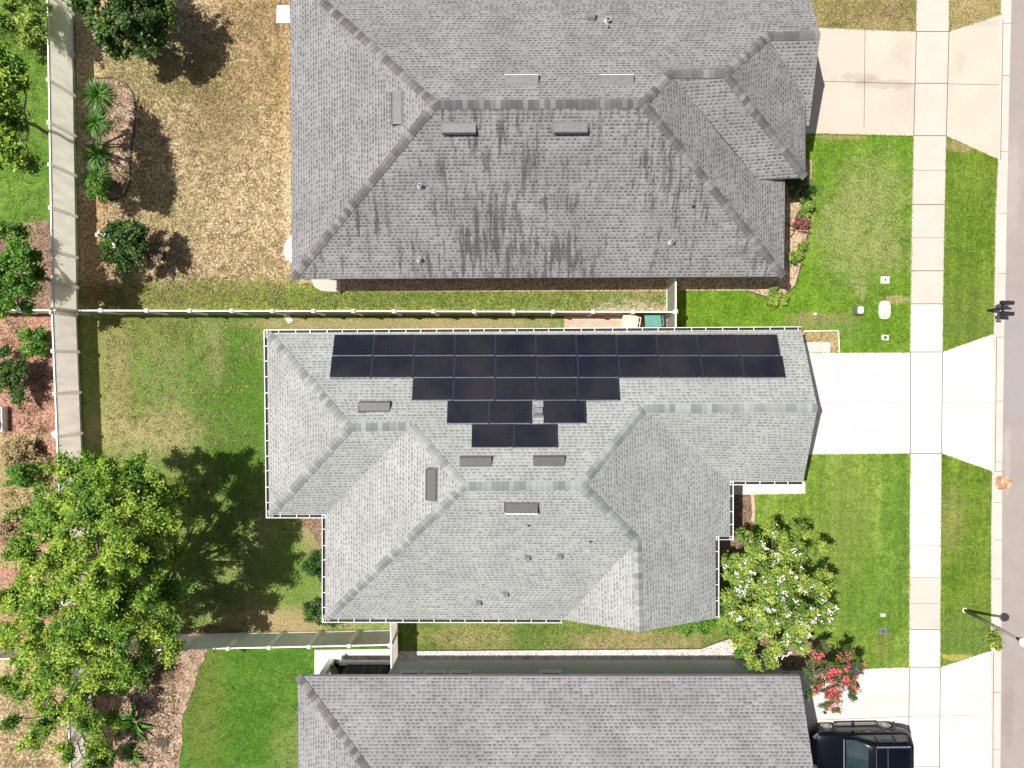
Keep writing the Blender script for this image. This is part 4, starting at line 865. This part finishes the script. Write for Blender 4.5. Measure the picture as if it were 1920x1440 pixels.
shrub('low dark hedge plant under the small gable of the middle house', 1300, 1160, .5, .35, M['bright'], 38, extra=[(1270, 1168, .4, .3), (1325, 1163, .5, .4), (1338, 1155, .5, .4), (1315, 1178, .35, .25), (1285, 1180, .3, .2)])
shrub('dark reddish shrub in the shade beside the front of the weathered roof house', 1494, 350, .6, .32, M['magnolia'], 39, extra=[(1506, 368, .5, .28), (1515, 352, .3, .2)], flowers=(M['petal_r'], 3, .04, 4, .5))
shrub('sprawling green and straw coloured shrub in the pale rock bed', 1508, 395, .45, .28, M['myrtle'], 40, extra=[(1520, 385, .5, .2), (1505, 408, .3, .2)], per_lobe=150)
shrub('small shrub with red brown leaves in the pale rock bed', 1508, 418, .5, .22, M['redgrass'], 41, extra=[(1498, 415, .4, .15)], per_lobe=170)
shrub('round green shrub low in the pale rock bed', 1493, 473, .45, .28, M['myrtle'], 42, extra=[(1500, 462, .4, .2), (1486, 482, .4, .2)], per_lobe=170)
shrub('yellowish shrub with dark green edge at the house corner beside the lawn', 1450, 545, .45, .26, M['myrtle'], 43, extra=[(1455, 560, .4, .24), (1443, 562, .4, .2), (1465, 562, .35, .16)], per_lobe=170)
shrub('yellow green leafy shrub at the foot of the strappy clumps', 184, 352, .6, .3, M['bright'], 44, extra=[(172, 345, .5, .2), (198, 350, .5, .22)])
shrub('small green weed growing out of the kerb below the street lamp', 1868, 1200, .3, .2, M['myrtle'], 45, extra=[(1866, 1190, .3, .14), (1870, 1212, .2, .16), (1862, 1207, .15, .1)], per_lobe=170)
shrub('green bush peeking from the dark shade below the large crape myrtle', 1395, 1215, .5, .3, M['bright'], 46)

def blades(name, label, cat, px, py, n, length, width, mat, seed, group=None, arch=1.0, hmax=1.0, spread=1.0):
    b = at(px, py, 0); root = thing(name, label, cat, (b.x, b.y, 0), 0, group); rng = random.Random(seed)
    bm = bmesh.new(); tl = bm.verts.layers.float.new('tone')
    for i in range(n):
        az = rng.uniform(0, math.tau); ln = length * rng.uniform(.6, 1.1); el = rng.uniform(.35, 1.35); tone = rng.random()
        d = Vector((math.cos(az), math.sin(az), 0)); s = Vector((-d.y, d.x, 0)); o = d * rng.uniform(0, .14) * spread + s * rng.uniform(-.1, .1) * spread
        prev = None; pos = o.copy(); e = el
        for k in range(6):
            wv = width * (1 - (k / 5) ** 2 * .92) * (.5 if k == 0 else 1)
            a_, c_ = bm.verts.new(pos - s * wv / 2), bm.verts.new(pos + s * wv / 2)
            a_[tl] = c_[tl] = tone
            if prev: bm.faces.new((prev[0], prev[1], c_, a_))
            prev = (a_, c_); pos = pos + (d * math.cos(e) + Vector((0, 0, 1)) * math.sin(e)) * ln / 5; e -= .34 * arch
            if pos.z < .03: pos.z = .03
    o = obj('foliage', bm, mat, root, recalc=False)
    return root
for i, (x, y, l) in enumerate(((186, 180, .95), (182, 232, .85), (184, 292, .85), (183, 335, .85))):
    lab = ['largest lime green strappy clump at the top of the kidney shaped bed', 'second dark green strappy clump down the kidney shaped bed', 'third strappy clump down the bed, in the tree shade', 'lowest strappy clump above the yellow green shrub'][i]
    blades('strappy_plant', lab, 'plant', x, y, 260, l, .035, M['blade'], 50 + i, 'strappy clumps in the kidney shaped bed')
blades('red_grass', 'clump of reddish ornamental grass at the left edge by the big tree', 'plant', 18, 1012, 90, .6, .02, M['redgrass'], 60)
blades('broadleaf_plant', 'broad leaved plant with paddle leaves in the pink mulch, in dark shade', 'plant', 252, 1352, 26, 1.15, .17, M['blade'], 61, arch=.9)
blades('broadleaf_plant', 'smaller yellow green broad leaved plant below the paddle leaved one', 'plant', 248, 1412, 26, .75, .10, M['bright'], 62)
blades('sapling', 'thin leaning dark stemmed plant over the pale rock bed', 'plant', 1492, 434, 14, .9, .05, M['redgrass'], 63)

# ---------------------------------------------------------------- small things in the yards
def disc(bm, c, r, z0, z1, n=20, mat=0): prism(bm, [(c.x + r * math.cos(i * math.tau / n), c.y + r * math.sin(i * math.tau / n)) for i in range(n)], z0, z1, mat)
def valve(px, py, w, d, lab, mat, dot, rr):
    c = at(px, py); root = thing('utility_cover', lab, 'utility cover', (c.x, c.y, 0)); bm = bmesh.new(); add_box(bm, (0, 0, .02), (w, d, .05)); beveled(bm, .015); obj('pad', bm, mat, root)
    if rr: bm = bmesh.new(); disc(bm, Vector(), rr, .046, .06, mat=0); obj('lid', bm, dot, root)
valve(1659, 525, .40, .32, 'small pinkish square cover with black centre hole in the upper lawn', M['conc_pad'], M['black'], .045)
valve(1659, 633, .33, .25, 'small white square cover with grey round lid above the middle driveway', M['conc_white'], M['vent_dark'], .075)
valve(1655, 1183, .36, .30, 'grey square utility cover in the middle front lawn near the sidewalk', M['vent_light'], M['vent_dark'], .09)
valve(1655, 1153, .25, .17, 'faint small greenish cover above the grey square one', M['conc_grey'], M['conc_grey'], 0)
valve(1667, 25, .36, .26, 'brown rectangular cover in the dry grass above the upper driveway', M['mulch_brown'], M['black'], 0)
c = at(1658, 581); bm = bmesh.new(); pts = []
for i in range(32):
    a = i * math.tau / 32; pts.append((c.x + .27 * math.copysign(abs(math.cos(a)) ** .6, math.cos(a)), c.y + .41 * math.copysign(abs(math.sin(a)) ** .6, math.sin(a))))
prism(bm, pts, 0, .035); r_ = thing('meter_box', 'pale oval meter box cover lying in the grass near the sidewalk', 'meter box', c); o = obj('lid', bm, M['conc_pad'], r_); fixp(o, r_)
bm = bmesh.new(); disc(bm, Vector((0, -.3, 0)), .03, .034, .045); obj('lid_hole', bm, M['joint'], r_)
r_ = thing('utility_pedestal', 'grey green domed utility pedestal standing in the lawn left of the oval cover', 'utility box', at(1604, 583)); bm = bmesh.new(); add_box(bm, (0, 0, .24), (.30, .36, .48)); beveled(bm, .03); obj('housing', bm, M['vent_light'], r_)
bm = bmesh.new(); add_box(bm, (0, 0, .5), (.27, .34, .1)); beveled(bm, .045, 3); obj('lid', bm, M['lead'], r_)
bm = bmesh.new(); add_cyl(bm, (0, 0, 0), (0, 0, .16), .06, .05, 14); add_cyl(bm, (0, 0, .16), (0, 0, .19), .06, .02, 14); add_cyl(bm, (.0, 0, .19), (0, 0, .22), .015, .015, 8)
tag(obj('cleanout_cap', bm, M['white'], loc=at(1527, 589)), 'tiny white pipe cap sticking out of the upper front lawn', 'pipe cap')
# mailboxes
mc = at(1852, 582); r_ = thing('mailbox_stand', 'pair of black mailboxes on one post at the kerb', 'mailbox', mc)
bm = bmesh.new(); add_box(bm, (0, 0, .55), (.1, .1, 1.15)); obj('post', bm, M['black'], r_)
bm = bmesh.new(); add_box(bm, (0.0, 0, 1.0), (.09, .72, .09)); add_box(bm, (.1, 0, .98), (.4, .05, .05)); obj('arm', bm, M['black'], r_)
for sy in (.24, -.24):
    bm = bmesh.new(); n = 12
    prof = [(-.085, 0), (.085, 0)] + [(.085 * math.cos(a), .12 + .085 * math.sin(a)) for a in [i * math.pi / n for i in range(n + 1)]]
    x0, x1 = -.19, .34
    vs = [[bm.verts.new((x, sy + a, 1.05 + b)) for a, b in prof] for x in (x0, x1)]
    for i in range(len(prof)): j = (i + 1) % len(prof); bm.faces.new((vs[0][i], vs[0][j], vs[1][j], vs[1][i]))
    bm.faces.new(vs[0]); bm.faces.new(vs[1][::-1]); o = obj('mailbox', bm, M['black'], r_)
    bm = bmesh.new(); add_box(bm, (.355, sy, 1.13), (.03, .175, .19)); beveled(bm, .01); obj('door', bm, M['vent_dark'], o)
    bm = bmesh.new(); add_box(bm, (.1, sy + .095, 1.2), (.13, .012, .05)); obj('flag', bm, M['vent_dark'], o)
for sy, x1, z in ((0.0, .34, 1.02), (-.42, .12, 1.0)):
    bm = bmesh.new(); add_cyl(bm, (-.1, sy, z), (x1, sy, z), .05, .05, 12); obj('paper_tube', bm, M['black'], r_)
# street lamp
lb = at(1808.5, 1144); r_ = thing('street_lamp', 'grey street lamp post with white globe leaning out of the photo at the kerb strip', 'street lamp', lb)
bm = bmesh.new(); add_cyl(bm, (0, 0, -.02), (0, 0, .06), .13, .12, 20); beveled(bm, .008, 1); obj('base', bm, M['conc_pad'], r_)
bm = bmesh.new(); add_cyl(bm, (0, 0, .05), (0, 0, 3.45), .085, .055, 18); obj('pole', bm, M['polepaint'], r_, smooth=True)
bm = bmesh.new(); add_cyl(bm, (0, 0, 3.42), (0, 0, 3.5), .06, .07, 16); add_cyl(bm, (0, 0, 3.5), (0, 0, 3.68), .06, .16, 16); obj('fitter', bm, M['black'], r_)
bm = bmesh.new(); bmesh.ops.create_uvsphere(bm, u_segments=24, v_segments=14, radius=.205, matrix=Matrix.Translation((0, 0, 3.84))); obj('globe', bm, M['globe'], r_, smooth=True)
# round rusty cover at the kerb
c = at(1880, 905); r_ = thing('round_cover', 'round rust and tan coloured lid lying across the kerb edge by the street', 'cover', (c.x, c.y, 0)); bm = bmesh.new()
rings = [(.37, .03), (.35, .06), (.29, .065), (.27, .045), (.18, .045), (.16, .065), (.0001, .075)]; nn = 22; prev = None; rg = random.Random(5)
jit = [rg.uniform(.86, 1.08) for _ in range(nn)]
for ri, (rr, z) in enumerate(rings):
    cur = [bm.verts.new((rr * 1.08 * jit[i] * math.cos(i * math.tau / nn) + (.37 - rr) * .22, rr * .95 * jit[i] * math.sin(i * math.tau / nn) - (.37 - rr) * .1, z)) for i in range(nn)]
    if prev:
        for i in range(nn): bm.faces.new((prev[i], prev[(i + 1) % nn], cur[(i + 1) % nn], cur[i]))
    prev = cur
obj('lid', bm, M['rust'], r_)
# bins
def bin_(lab, px, py, rz, mat, lidm):
    c = at(px, py, 1.05); r = thing('wheelie_bin', lab, 'bin', (c.x, c.y, 0.03), rz, 'wheeled bins behind the gate'); bm = bmesh.new()
    a = [bm.verts.new(p) for p in ((-.24, -.22, .06), (.24, -.22, .06), (.24, .22, .06), (-.24, .22, .06))]; b = [bm.verts.new(p) for p in ((-.33, -.30, .96), (.35, -.30, .96), (.35, .30, .96), (-.33, .30, .96))]
    bm.faces.new(a[::-1]); bm.faces.new(b)
    for i in range(4): bm.faces.new((a[i], a[(i + 1) % 4], b[(i + 1) % 4], b[i]))
    beveled(bm, .03); obj('body', bm, mat, r)
    bm = bmesh.new(); add_box(bm, (-.03, 0, 1.0), (.72, .66, .07)); beveled(bm, .03, 3); l = obj('lid', bm, lidm, r)
    bm = bmesh.new(); add_box(bm, (-.05, 0, 1.045), (.48, .42, .03)); beveled(bm, .012); obj('lid_panel', bm, lidm, l)
    bm = bmesh.new(); add_cyl(bm, (.42, -.27, .97), (.42, .27, .97), .02); add_box(bm, (.38, -.25, .97), (.1, .03, .03)); add_box(bm, (.38, .25, .97), (.1, .03, .03)); add_box(bm, (.38, 0, .97), (.1, .03, .03)); obj('handle', bm, mat, r)
    for s in (-1, 1): bm = bmesh.new(); add_cyl(bm, (.3, s * .2, .12), (.3, s * .27, .12), .12); obj('wheel', bm, M['tyre'], r)
bin_('tan wheeled bin with closed lid beside the brick pavers', 1183, 603, R(-9), M['tanbin'], M['tanbin'])
bin_('dark teal wheeled bin with closed lid beside the white gate', 1226, 601, R(7), M['tealbin'], M['tealbin'])
# left yard bits
r_ = thing('planter_box', 'white raised planter box with red flowers at the left edge', 'planter', at(2, 785)); bm = bmesh.new()
for sx, sy, w_, d_ in ((-.32, 0, .05, 1.1), (.32, 0, .05, 1.1), (0, -.525, .59, .05), (0, .525, .59, .05)): add_box(bm, (sx, sy, .2), (w_, d_, .44))
obj('side', bm, M['white'], r_); bm = bmesh.new(); add_box(bm, (0, 0, .18), (.58, .99, .36)); obj('soil', bm, M['mulch_brown'], r_)
p_, n_, t_2 = clumps([(0, -.3, .45, .25), (0, 0.05, .45, .25), (0, .35, .45, .22)], 60, 10, .05, 9); me = leaf_mesh('flowers', p_, n_, .04, t_2); me.materials.append(M['petal_r']); link('flowers', me, r_)
r_ = thing('plant_pot', 'round white pot with black rim against the left fence', 'pot', at(112, 813)); bm = bmesh.new(); add_cyl(bm, (0, 0, 0), (0, 0, .3), .13, .18, 24); obj('body', bm, M['white'], r_)
bm = bmesh.new(); disc(bm, Vector(), .2, .29, .315); obj('rim', bm, M['black'], r_); bm = bmesh.new(); disc(bm, Vector(), .165, .30, .325); obj('filling', bm, M['petal_w'], r_)
for i, (x, y, rr, lab) in enumerate(((302, 1330, .055, 'tiny round dark cap set in the pink mulch'), )):
    bm = bmesh.new(); disc(bm, Vector(), rr * 2, 0, .05); tag(obj('sprinkler_cap', bm, M['mulch_brown'], loc=at(x, y)), lab, 'cap')
bm = bmesh.new(); add_box(bm, (0, 0, .05), (.55, .42, .08)); beveled(bm, .03)
tag(obj('stepping_stone', bm, M['edging'], loc=at(306, 1391)), 'dark square stone lying on the pink mulch bed', 'stone')
bm = bmesh.new(); add_box(bm, (0, 0, .02), (.26, .42, .04), Matrix.Rotation(R(35), 3, 'Z')); beveled(bm, .008)
tag(obj('splash_block', bm, M['conc_pad'], loc=at(541, 597)), 'pale splash block on the grass just below the long thin fence', 'splash block')
r_ = thing('patio_table', 'small round patio table in the shade under the lower house roof', 'table', at(626, 1248)); bm = bmesh.new(); disc(bm, Vector(), .35, .7, .73); obj('tabletop', bm, M['vent_light'], r_)
bm = bmesh.new(); add_cyl(bm, (0, 0, .08), (0, 0, .7), .03); disc(bm, Vector(), .2, .05, .08); obj('leg', bm, M['black'], r_)

# ---------------------------------------------------------------- car
def car():
    r = thing('parked_car', 'dark navy car with chrome roof rails on the lower driveway', 'car', (15.74, at(1620, 1352).y - .93, .045), R(180 + 1.0))
    NP = 9
    def sec(x, w, zb, zt, crown=.04):
        pr = [(0, zb), (w * .8, zb), (w * .97, zb + .12), (w, zb + (zt - zb) * .45), (w * .985, zb + (zt - zb) * .75), (w * .93, zt - .03), (w * .7, zt + crown * .5), (w * .35, zt + crown * .9), (0, zt + crown)]
        return [(x, y, z) for y, z in pr]
    st = [sec(2.22, .60, .34, .70, .01), sec(2.17, .76, .26, .80, .02), sec(2.0, .86, .22, .88, .03), sec(1.6, .92, .2, .96), sec(1.1, .93, .2, 1.01), sec(.6, .93, .2, 1.05), sec(0, .93, .2, 1.06), sec(-1, .93, .2, 1.08), sec(-1.7, .92, .22, 1.08), sec(-2.05, .87, .26, 1.06), sec(-2.18, .80, .30, 1.0), sec(-2.24, .66, .36, .9)]
    def loft(bm, st, mat=0):
        vs = []
        for s in st:
            full = s + [(x, -y, z) for x, y, z in s[-2:0:-1]]
            vs.append([bm.verts.new(p) for p in full])
        n = len(vs[0])
        for a, b in zip(vs[:-1], vs[1:]):
            for i in range(n): bm.faces.new((a[i], a[(i + 1) % n], b[(i + 1) % n], b[i]))
        bm.faces.new(vs[0]); bm.faces.new(vs[-1][::-1])
    bm = bmesh.new(); loft(bm, st)
    bmesh.ops.recalc_face_normals(bm, faces=bm.faces); body = obj('body', bm, M['navy'], r, smooth=True); sm = body.modifiers.new('s', 'SUBSURF'); sm.levels = sm.render_levels = 1
    def cs(x, wb, wt, zt): return [(x, 0, .95), (x, wb, .95), (x, wb, 1.03), (x, (wb + wt) / 2 + .01, (1.03 + zt) / 2), (x, wt, zt - .05), (x, wt * .85, zt), (x, wt * .4, zt + .02), (x, 0, zt + .025)]
    bm = bmesh.new(); loft(bm, [cs(.86, .76, .74, 1.06), cs(.5, .82, .76, 1.24), cs(.0, .84, .68, 1.53), cs(-.25, .85, .67, 1.62), cs(-.9, .85, .67, 1.65), cs(-1.6, .84, .65, 1.60), cs(-1.95, .82, .62, 1.5), cs(-2.1, .80, .68, 1.25), cs(-2.15, .78, .72, 1.06)])
    cab = obj('cabin', bm, M['navy'], r, smooth=True); sm = cab.modifiers.new('s', 'SUBSURF'); sm.levels = sm.render_levels = 1
    bm = bmesh.new(); q = [(.82, .68, 1.105), (.46, .73, 1.285), (.05, .58, 1.535), (.05, 0, 1.575), (.46, 0, 1.345), (.82, 0, 1.145)]
    for s in (1, -1): add_poly(bm, [(x, y * s, z) for x, y, z in q])
    obj('windshield', bm, M['windsh'], r)
    for s in (1, -1):
        bm = bmesh.new()
        for x0, x1 in ((.32, -.38), (-.44, -1.18), (-1.24, -1.8)):
            ztop = lambda x: 1.50 - max(0, (x + .1)) * .62 - max(0, -x - 1.6) * .3
            add_poly(bm, [(x0, s * .862, 1.09), (x1, s * .862, 1.09), (x1, s * .735, ztop(x1)), (x0, s * (.735 + max(0, x0) * .2), ztop(x0))])
        obj('side_window', bm, M['glass'], r)
        bm = bmesh.new(); add_cyl(bm, (-.25, s * .62, 1.70), (-1.75, s * .60, 1.68), .032, .032, 10)
        for x in (-.3, -1.0, -1.7): add_cyl(bm, (x, s * .615, 1.62), (x, s * .615, 1.70), .018, .018, 8)
        obj('roof_rail', bm, M['chrome'], r)
        bm = bmesh.new(); add_box(bm, (0, s * .955, .27), (2.0, .09, .07)); beveled(bm, .02); obj('side_skirt', bm, M['chrome'] if 0 else M['vent_light'], r)
        for x in (-.25, -1.15): bm = bmesh.new(); add_box(bm, (x, s * .935, .93), (.19, .03, .03)); beveled(bm, .008); obj('door_handle', bm, M['chrome'], r)
        bm = bmesh.new(); add_box(bm, (.5, s * 1.0, 1.08), (.12, .2, .12)); beveled(bm, .035, 3); obj('mirror', bm, M['navy'], r)
        bm = bmesh.new(); add_box(bm, (2.0, s * .68, .80), (.30, .24, .10), Matrix.Rotation(R(-35 * s), 3, 'Z')); beveled(bm, .03); obj('headlight', bm, M['chrome'], r)
        bm = bmesh.new(); add_box(bm, (-2.12, s * .74, .96), (.10, .14, .14)); beveled(bm, .03); obj('tail_light', bm, M['petal_r'], r)
        for x in (1.36, -1.3):
            w_ = bmesh.new(); add_cyl(w_, (x, s * .70, .34), (x, s * .925, .34), .345, .345, 32); beveled(w_, .02, 1); wo = obj('wheel', w_, M['tyre'], r)
            w_ = bmesh.new()
            for k in range(10): a = k * math.tau / 10; add_box(w_, (x + .13 * math.cos(a), s * .93, .34 + .13 * math.sin(a)), (.21, .02, .035), Matrix.Rotation(-a, 3, 'Y'))
            for k in range(20):
                a0 = k * math.tau / 20; add_box(w_, (x + .235 * math.cos(a0), s * .928, .34 + .235 * math.sin(a0)), (.025, .03, .08), Matrix.Rotation(-a0, 3, 'Y'))
            add_cyl(w_, (x, s * .92, .34), (x, s * .95, .34), .05, .05, 14); obj('rim', w_, M['rim'], wo)
            w_ = bmesh.new(); n = 16
            for k in range(n):
                a0, a1 = math.pi * k / n, math.pi * (k + 1) / n
                add_poly(w_, [(x + rr * math.cos(a), s * .945, .34 + rr * math.sin(a)) for rr, a in ((.36, a0), (.44, a0), (.44, a1), (.36, a1))])
                add_poly(w_, [(x + .44 * math.cos(a), s * yy, .34 + .44 * math.sin(a)) for yy, a in ((.945, a0), (.86, a0), (.86, a1), (.945, a1))])
            obj('wheel_arch', w_, M['black'], r)
    bm = bmesh.new(); add_box(bm, (2.235, 0, .62), (.03, .9, .16)); obj('grille', bm, M['black'], r)
    bm = bmesh.new(); add_box(bm, (2.25, 0, .70), (.02, .95, .025)); obj('grille_trim', bm, M['chrome'], r)
    bm = bmesh.new(); add_box(bm, (.90, 0, 1.085), (.05, 1.36, .012)); obj('wiper_cowl', bm, M['vent_light'], r)
    bm = bmesh.new(); add_poly(bm, [(-2.135, -.62, 1.15), (-2.135, .62, 1.15), (-2.01, .52, 1.46), (-2.01, -.52, 1.46)]); obj('rear_window', bm, M['glass'], r)
    bm = bmesh.new(); add_box(bm, (-.75, 0, 1.685), (.012, 1.1, .006)); add_box(bm, (-.25, 0, 1.665), (.012, 1.1, .006)); obj('sunroof_seam', bm, M['vent_light'], r)
M['windsh'] = plain('windshield_glass', (0.015, 0.03, 0.036), 0.06, spec=0.9, var=.4, scale=1.5)
car()

# grass fringe growing over the paving edges: nobody could count it
rng = np.random.default_rng(77); fp = []
def fringe(a, b, dens=55, w=.05):
    A, B = at(*a), at(*b); n = int((B - A).length * dens); t = rng.random((n, 1))
    p = np.array(A)[None] * (1 - t) + np.array(B)[None] * t + rng.normal(size=(n, 3)) * np.array((w, w, 0)) * .5; p[:, 2] = .045 + rng.random(n) * .03; fp.append(p)
for pl, rs in ((swL, ((255, 661), (850, 1250), (-50, 60))), (swR, ((-50, 60), (256, 660), (850, 1250)))):
    for y0, y1 in rs:
        for q in range(y0, y1, 50): fringe((lerp_line(pl, q), q), (lerp_line(pl, min(q + 50, y1)), min(q + 50, y1)), random.choice((25, 45, 70)))
for a, b in (((1520, 251), (1712, 255.5)), ((1510, 661), (1706, 661)), ((1515, 852), (1706, 850)), ((1620, 1253), (1704, 1250)), ((1773, 256), (1868, 298)), ((1766, 660), (1864, 625)), ((1764, 850), (1858, 883)), ((1762, 1250), (1858, 1219)),
             ((1414, 927), (1509, 925.5)), ((1778, 60), (1877, 27)), ((1540, 53), (1716, 60))): fringe(a, b)
for y in range(300, 625, 50): fringe((lerp_line(kl, y), y), (lerp_line(kl, y + 50), y + 50), 40)
for y in range(884, 1200, 50): fringe((lerp_line(kl, y), y), (lerp_line(kl, y + 50), y + 50), 40)
fp = np.concatenate(fp); fn = rng.normal(size=fp.shape) * .6 + np.array((0, 0, 1)); fn /= np.linalg.norm(fn, axis=1, keepdims=True)
me = leaf_mesh('grass_fringe', fp, fn, .04, rng.random(len(fp)), .25); me.materials.append(M['myrtle']); tag(link('grass_fringe', me), 'grass blades growing over the edges of the paving', 'grass', kind='stuff')

# loose tufts and litter: real blades lying on the lawns and beds
def scatter(name, regions, size, mat, seed, label, cat, z=.02, asp=.25, upr=.9):
    rg = np.random.default_rng(seed); out = []
    for x0, y0, x1, y1, n in regions:
        A, B = at(x0, y0), at(x1, y1); k = max(2, n // 9)
        c = np.column_stack((rg.uniform(A.x, B.x, k), rg.uniform(B.y, A.y, k), np.full(k, z)))
        out.append((c[:, None, :] + rg.normal(size=(k, 9, 3)) * np.array((.09, .09, .008))).reshape(-1, 3))
    p = np.concatenate(out); p[:, 2] = np.maximum(p[:, 2], .015) + .01; n_ = rg.normal(size=p.shape) * .6 + np.array((0, 0, upr)); n_ /= np.linalg.norm(n_, axis=1, keepdims=True)
    me = leaf_mesh(name, p, n_, size, rg.random(len(p)), asp); me.materials.append(mat); return tag(link(name, me), label, cat, kind='stuff')
scatter('dry_grass_tufts', [(188, 5, 532, 570, 26000), (200, 600, 470, 830, 3500), (1545, 2, 1712, 50, 1500), (5, 1250, 130, 1435, 2500), (790, 1190, 1330, 1214, 1500), (545, 548, 1245, 576, 1500)], .05, M['straw'], 101, 'loose straw coloured tufts on the dry lawns', 'dry grass')
scatter('dark_grass_tufts', [(188, 5, 532, 570, 12000), (200, 600, 490, 1180, 5000), (1545, 2, 1712, 50, 900), (5, 1250, 130, 1435, 1200)], .045, M['duff'], 102, 'darker brown green tufts on the dry lawns', 'grass')
scatter('green_grass_tufts', [(1530, 262, 1706, 655, 9000), (1420, 932, 1702, 1245, 9000), (1768, 320, 1860, 620, 4500), (1768, 890, 1853, 1220, 5500), (190, 600, 495, 1180, 8000), (350, 1225, 585, 1438, 6000), (790, 1175, 1330, 1214, 3000), (500, 548, 1245, 576, 5000), (5, 5, 85, 415, 4000)], .045, M['turf'], 103, 'upright green tufts on the green lawns', 'grass')
scatter('mulch_litter', [(170, 155, 240, 365, 900), (235, 1230, 335, 1438, 2500), (5, 600, 90, 1000, 2500)], .045, M['duff'], 104, 'loose bark and leaf litter on the mulch beds', 'leaf litter', z=.05, asp=.5)
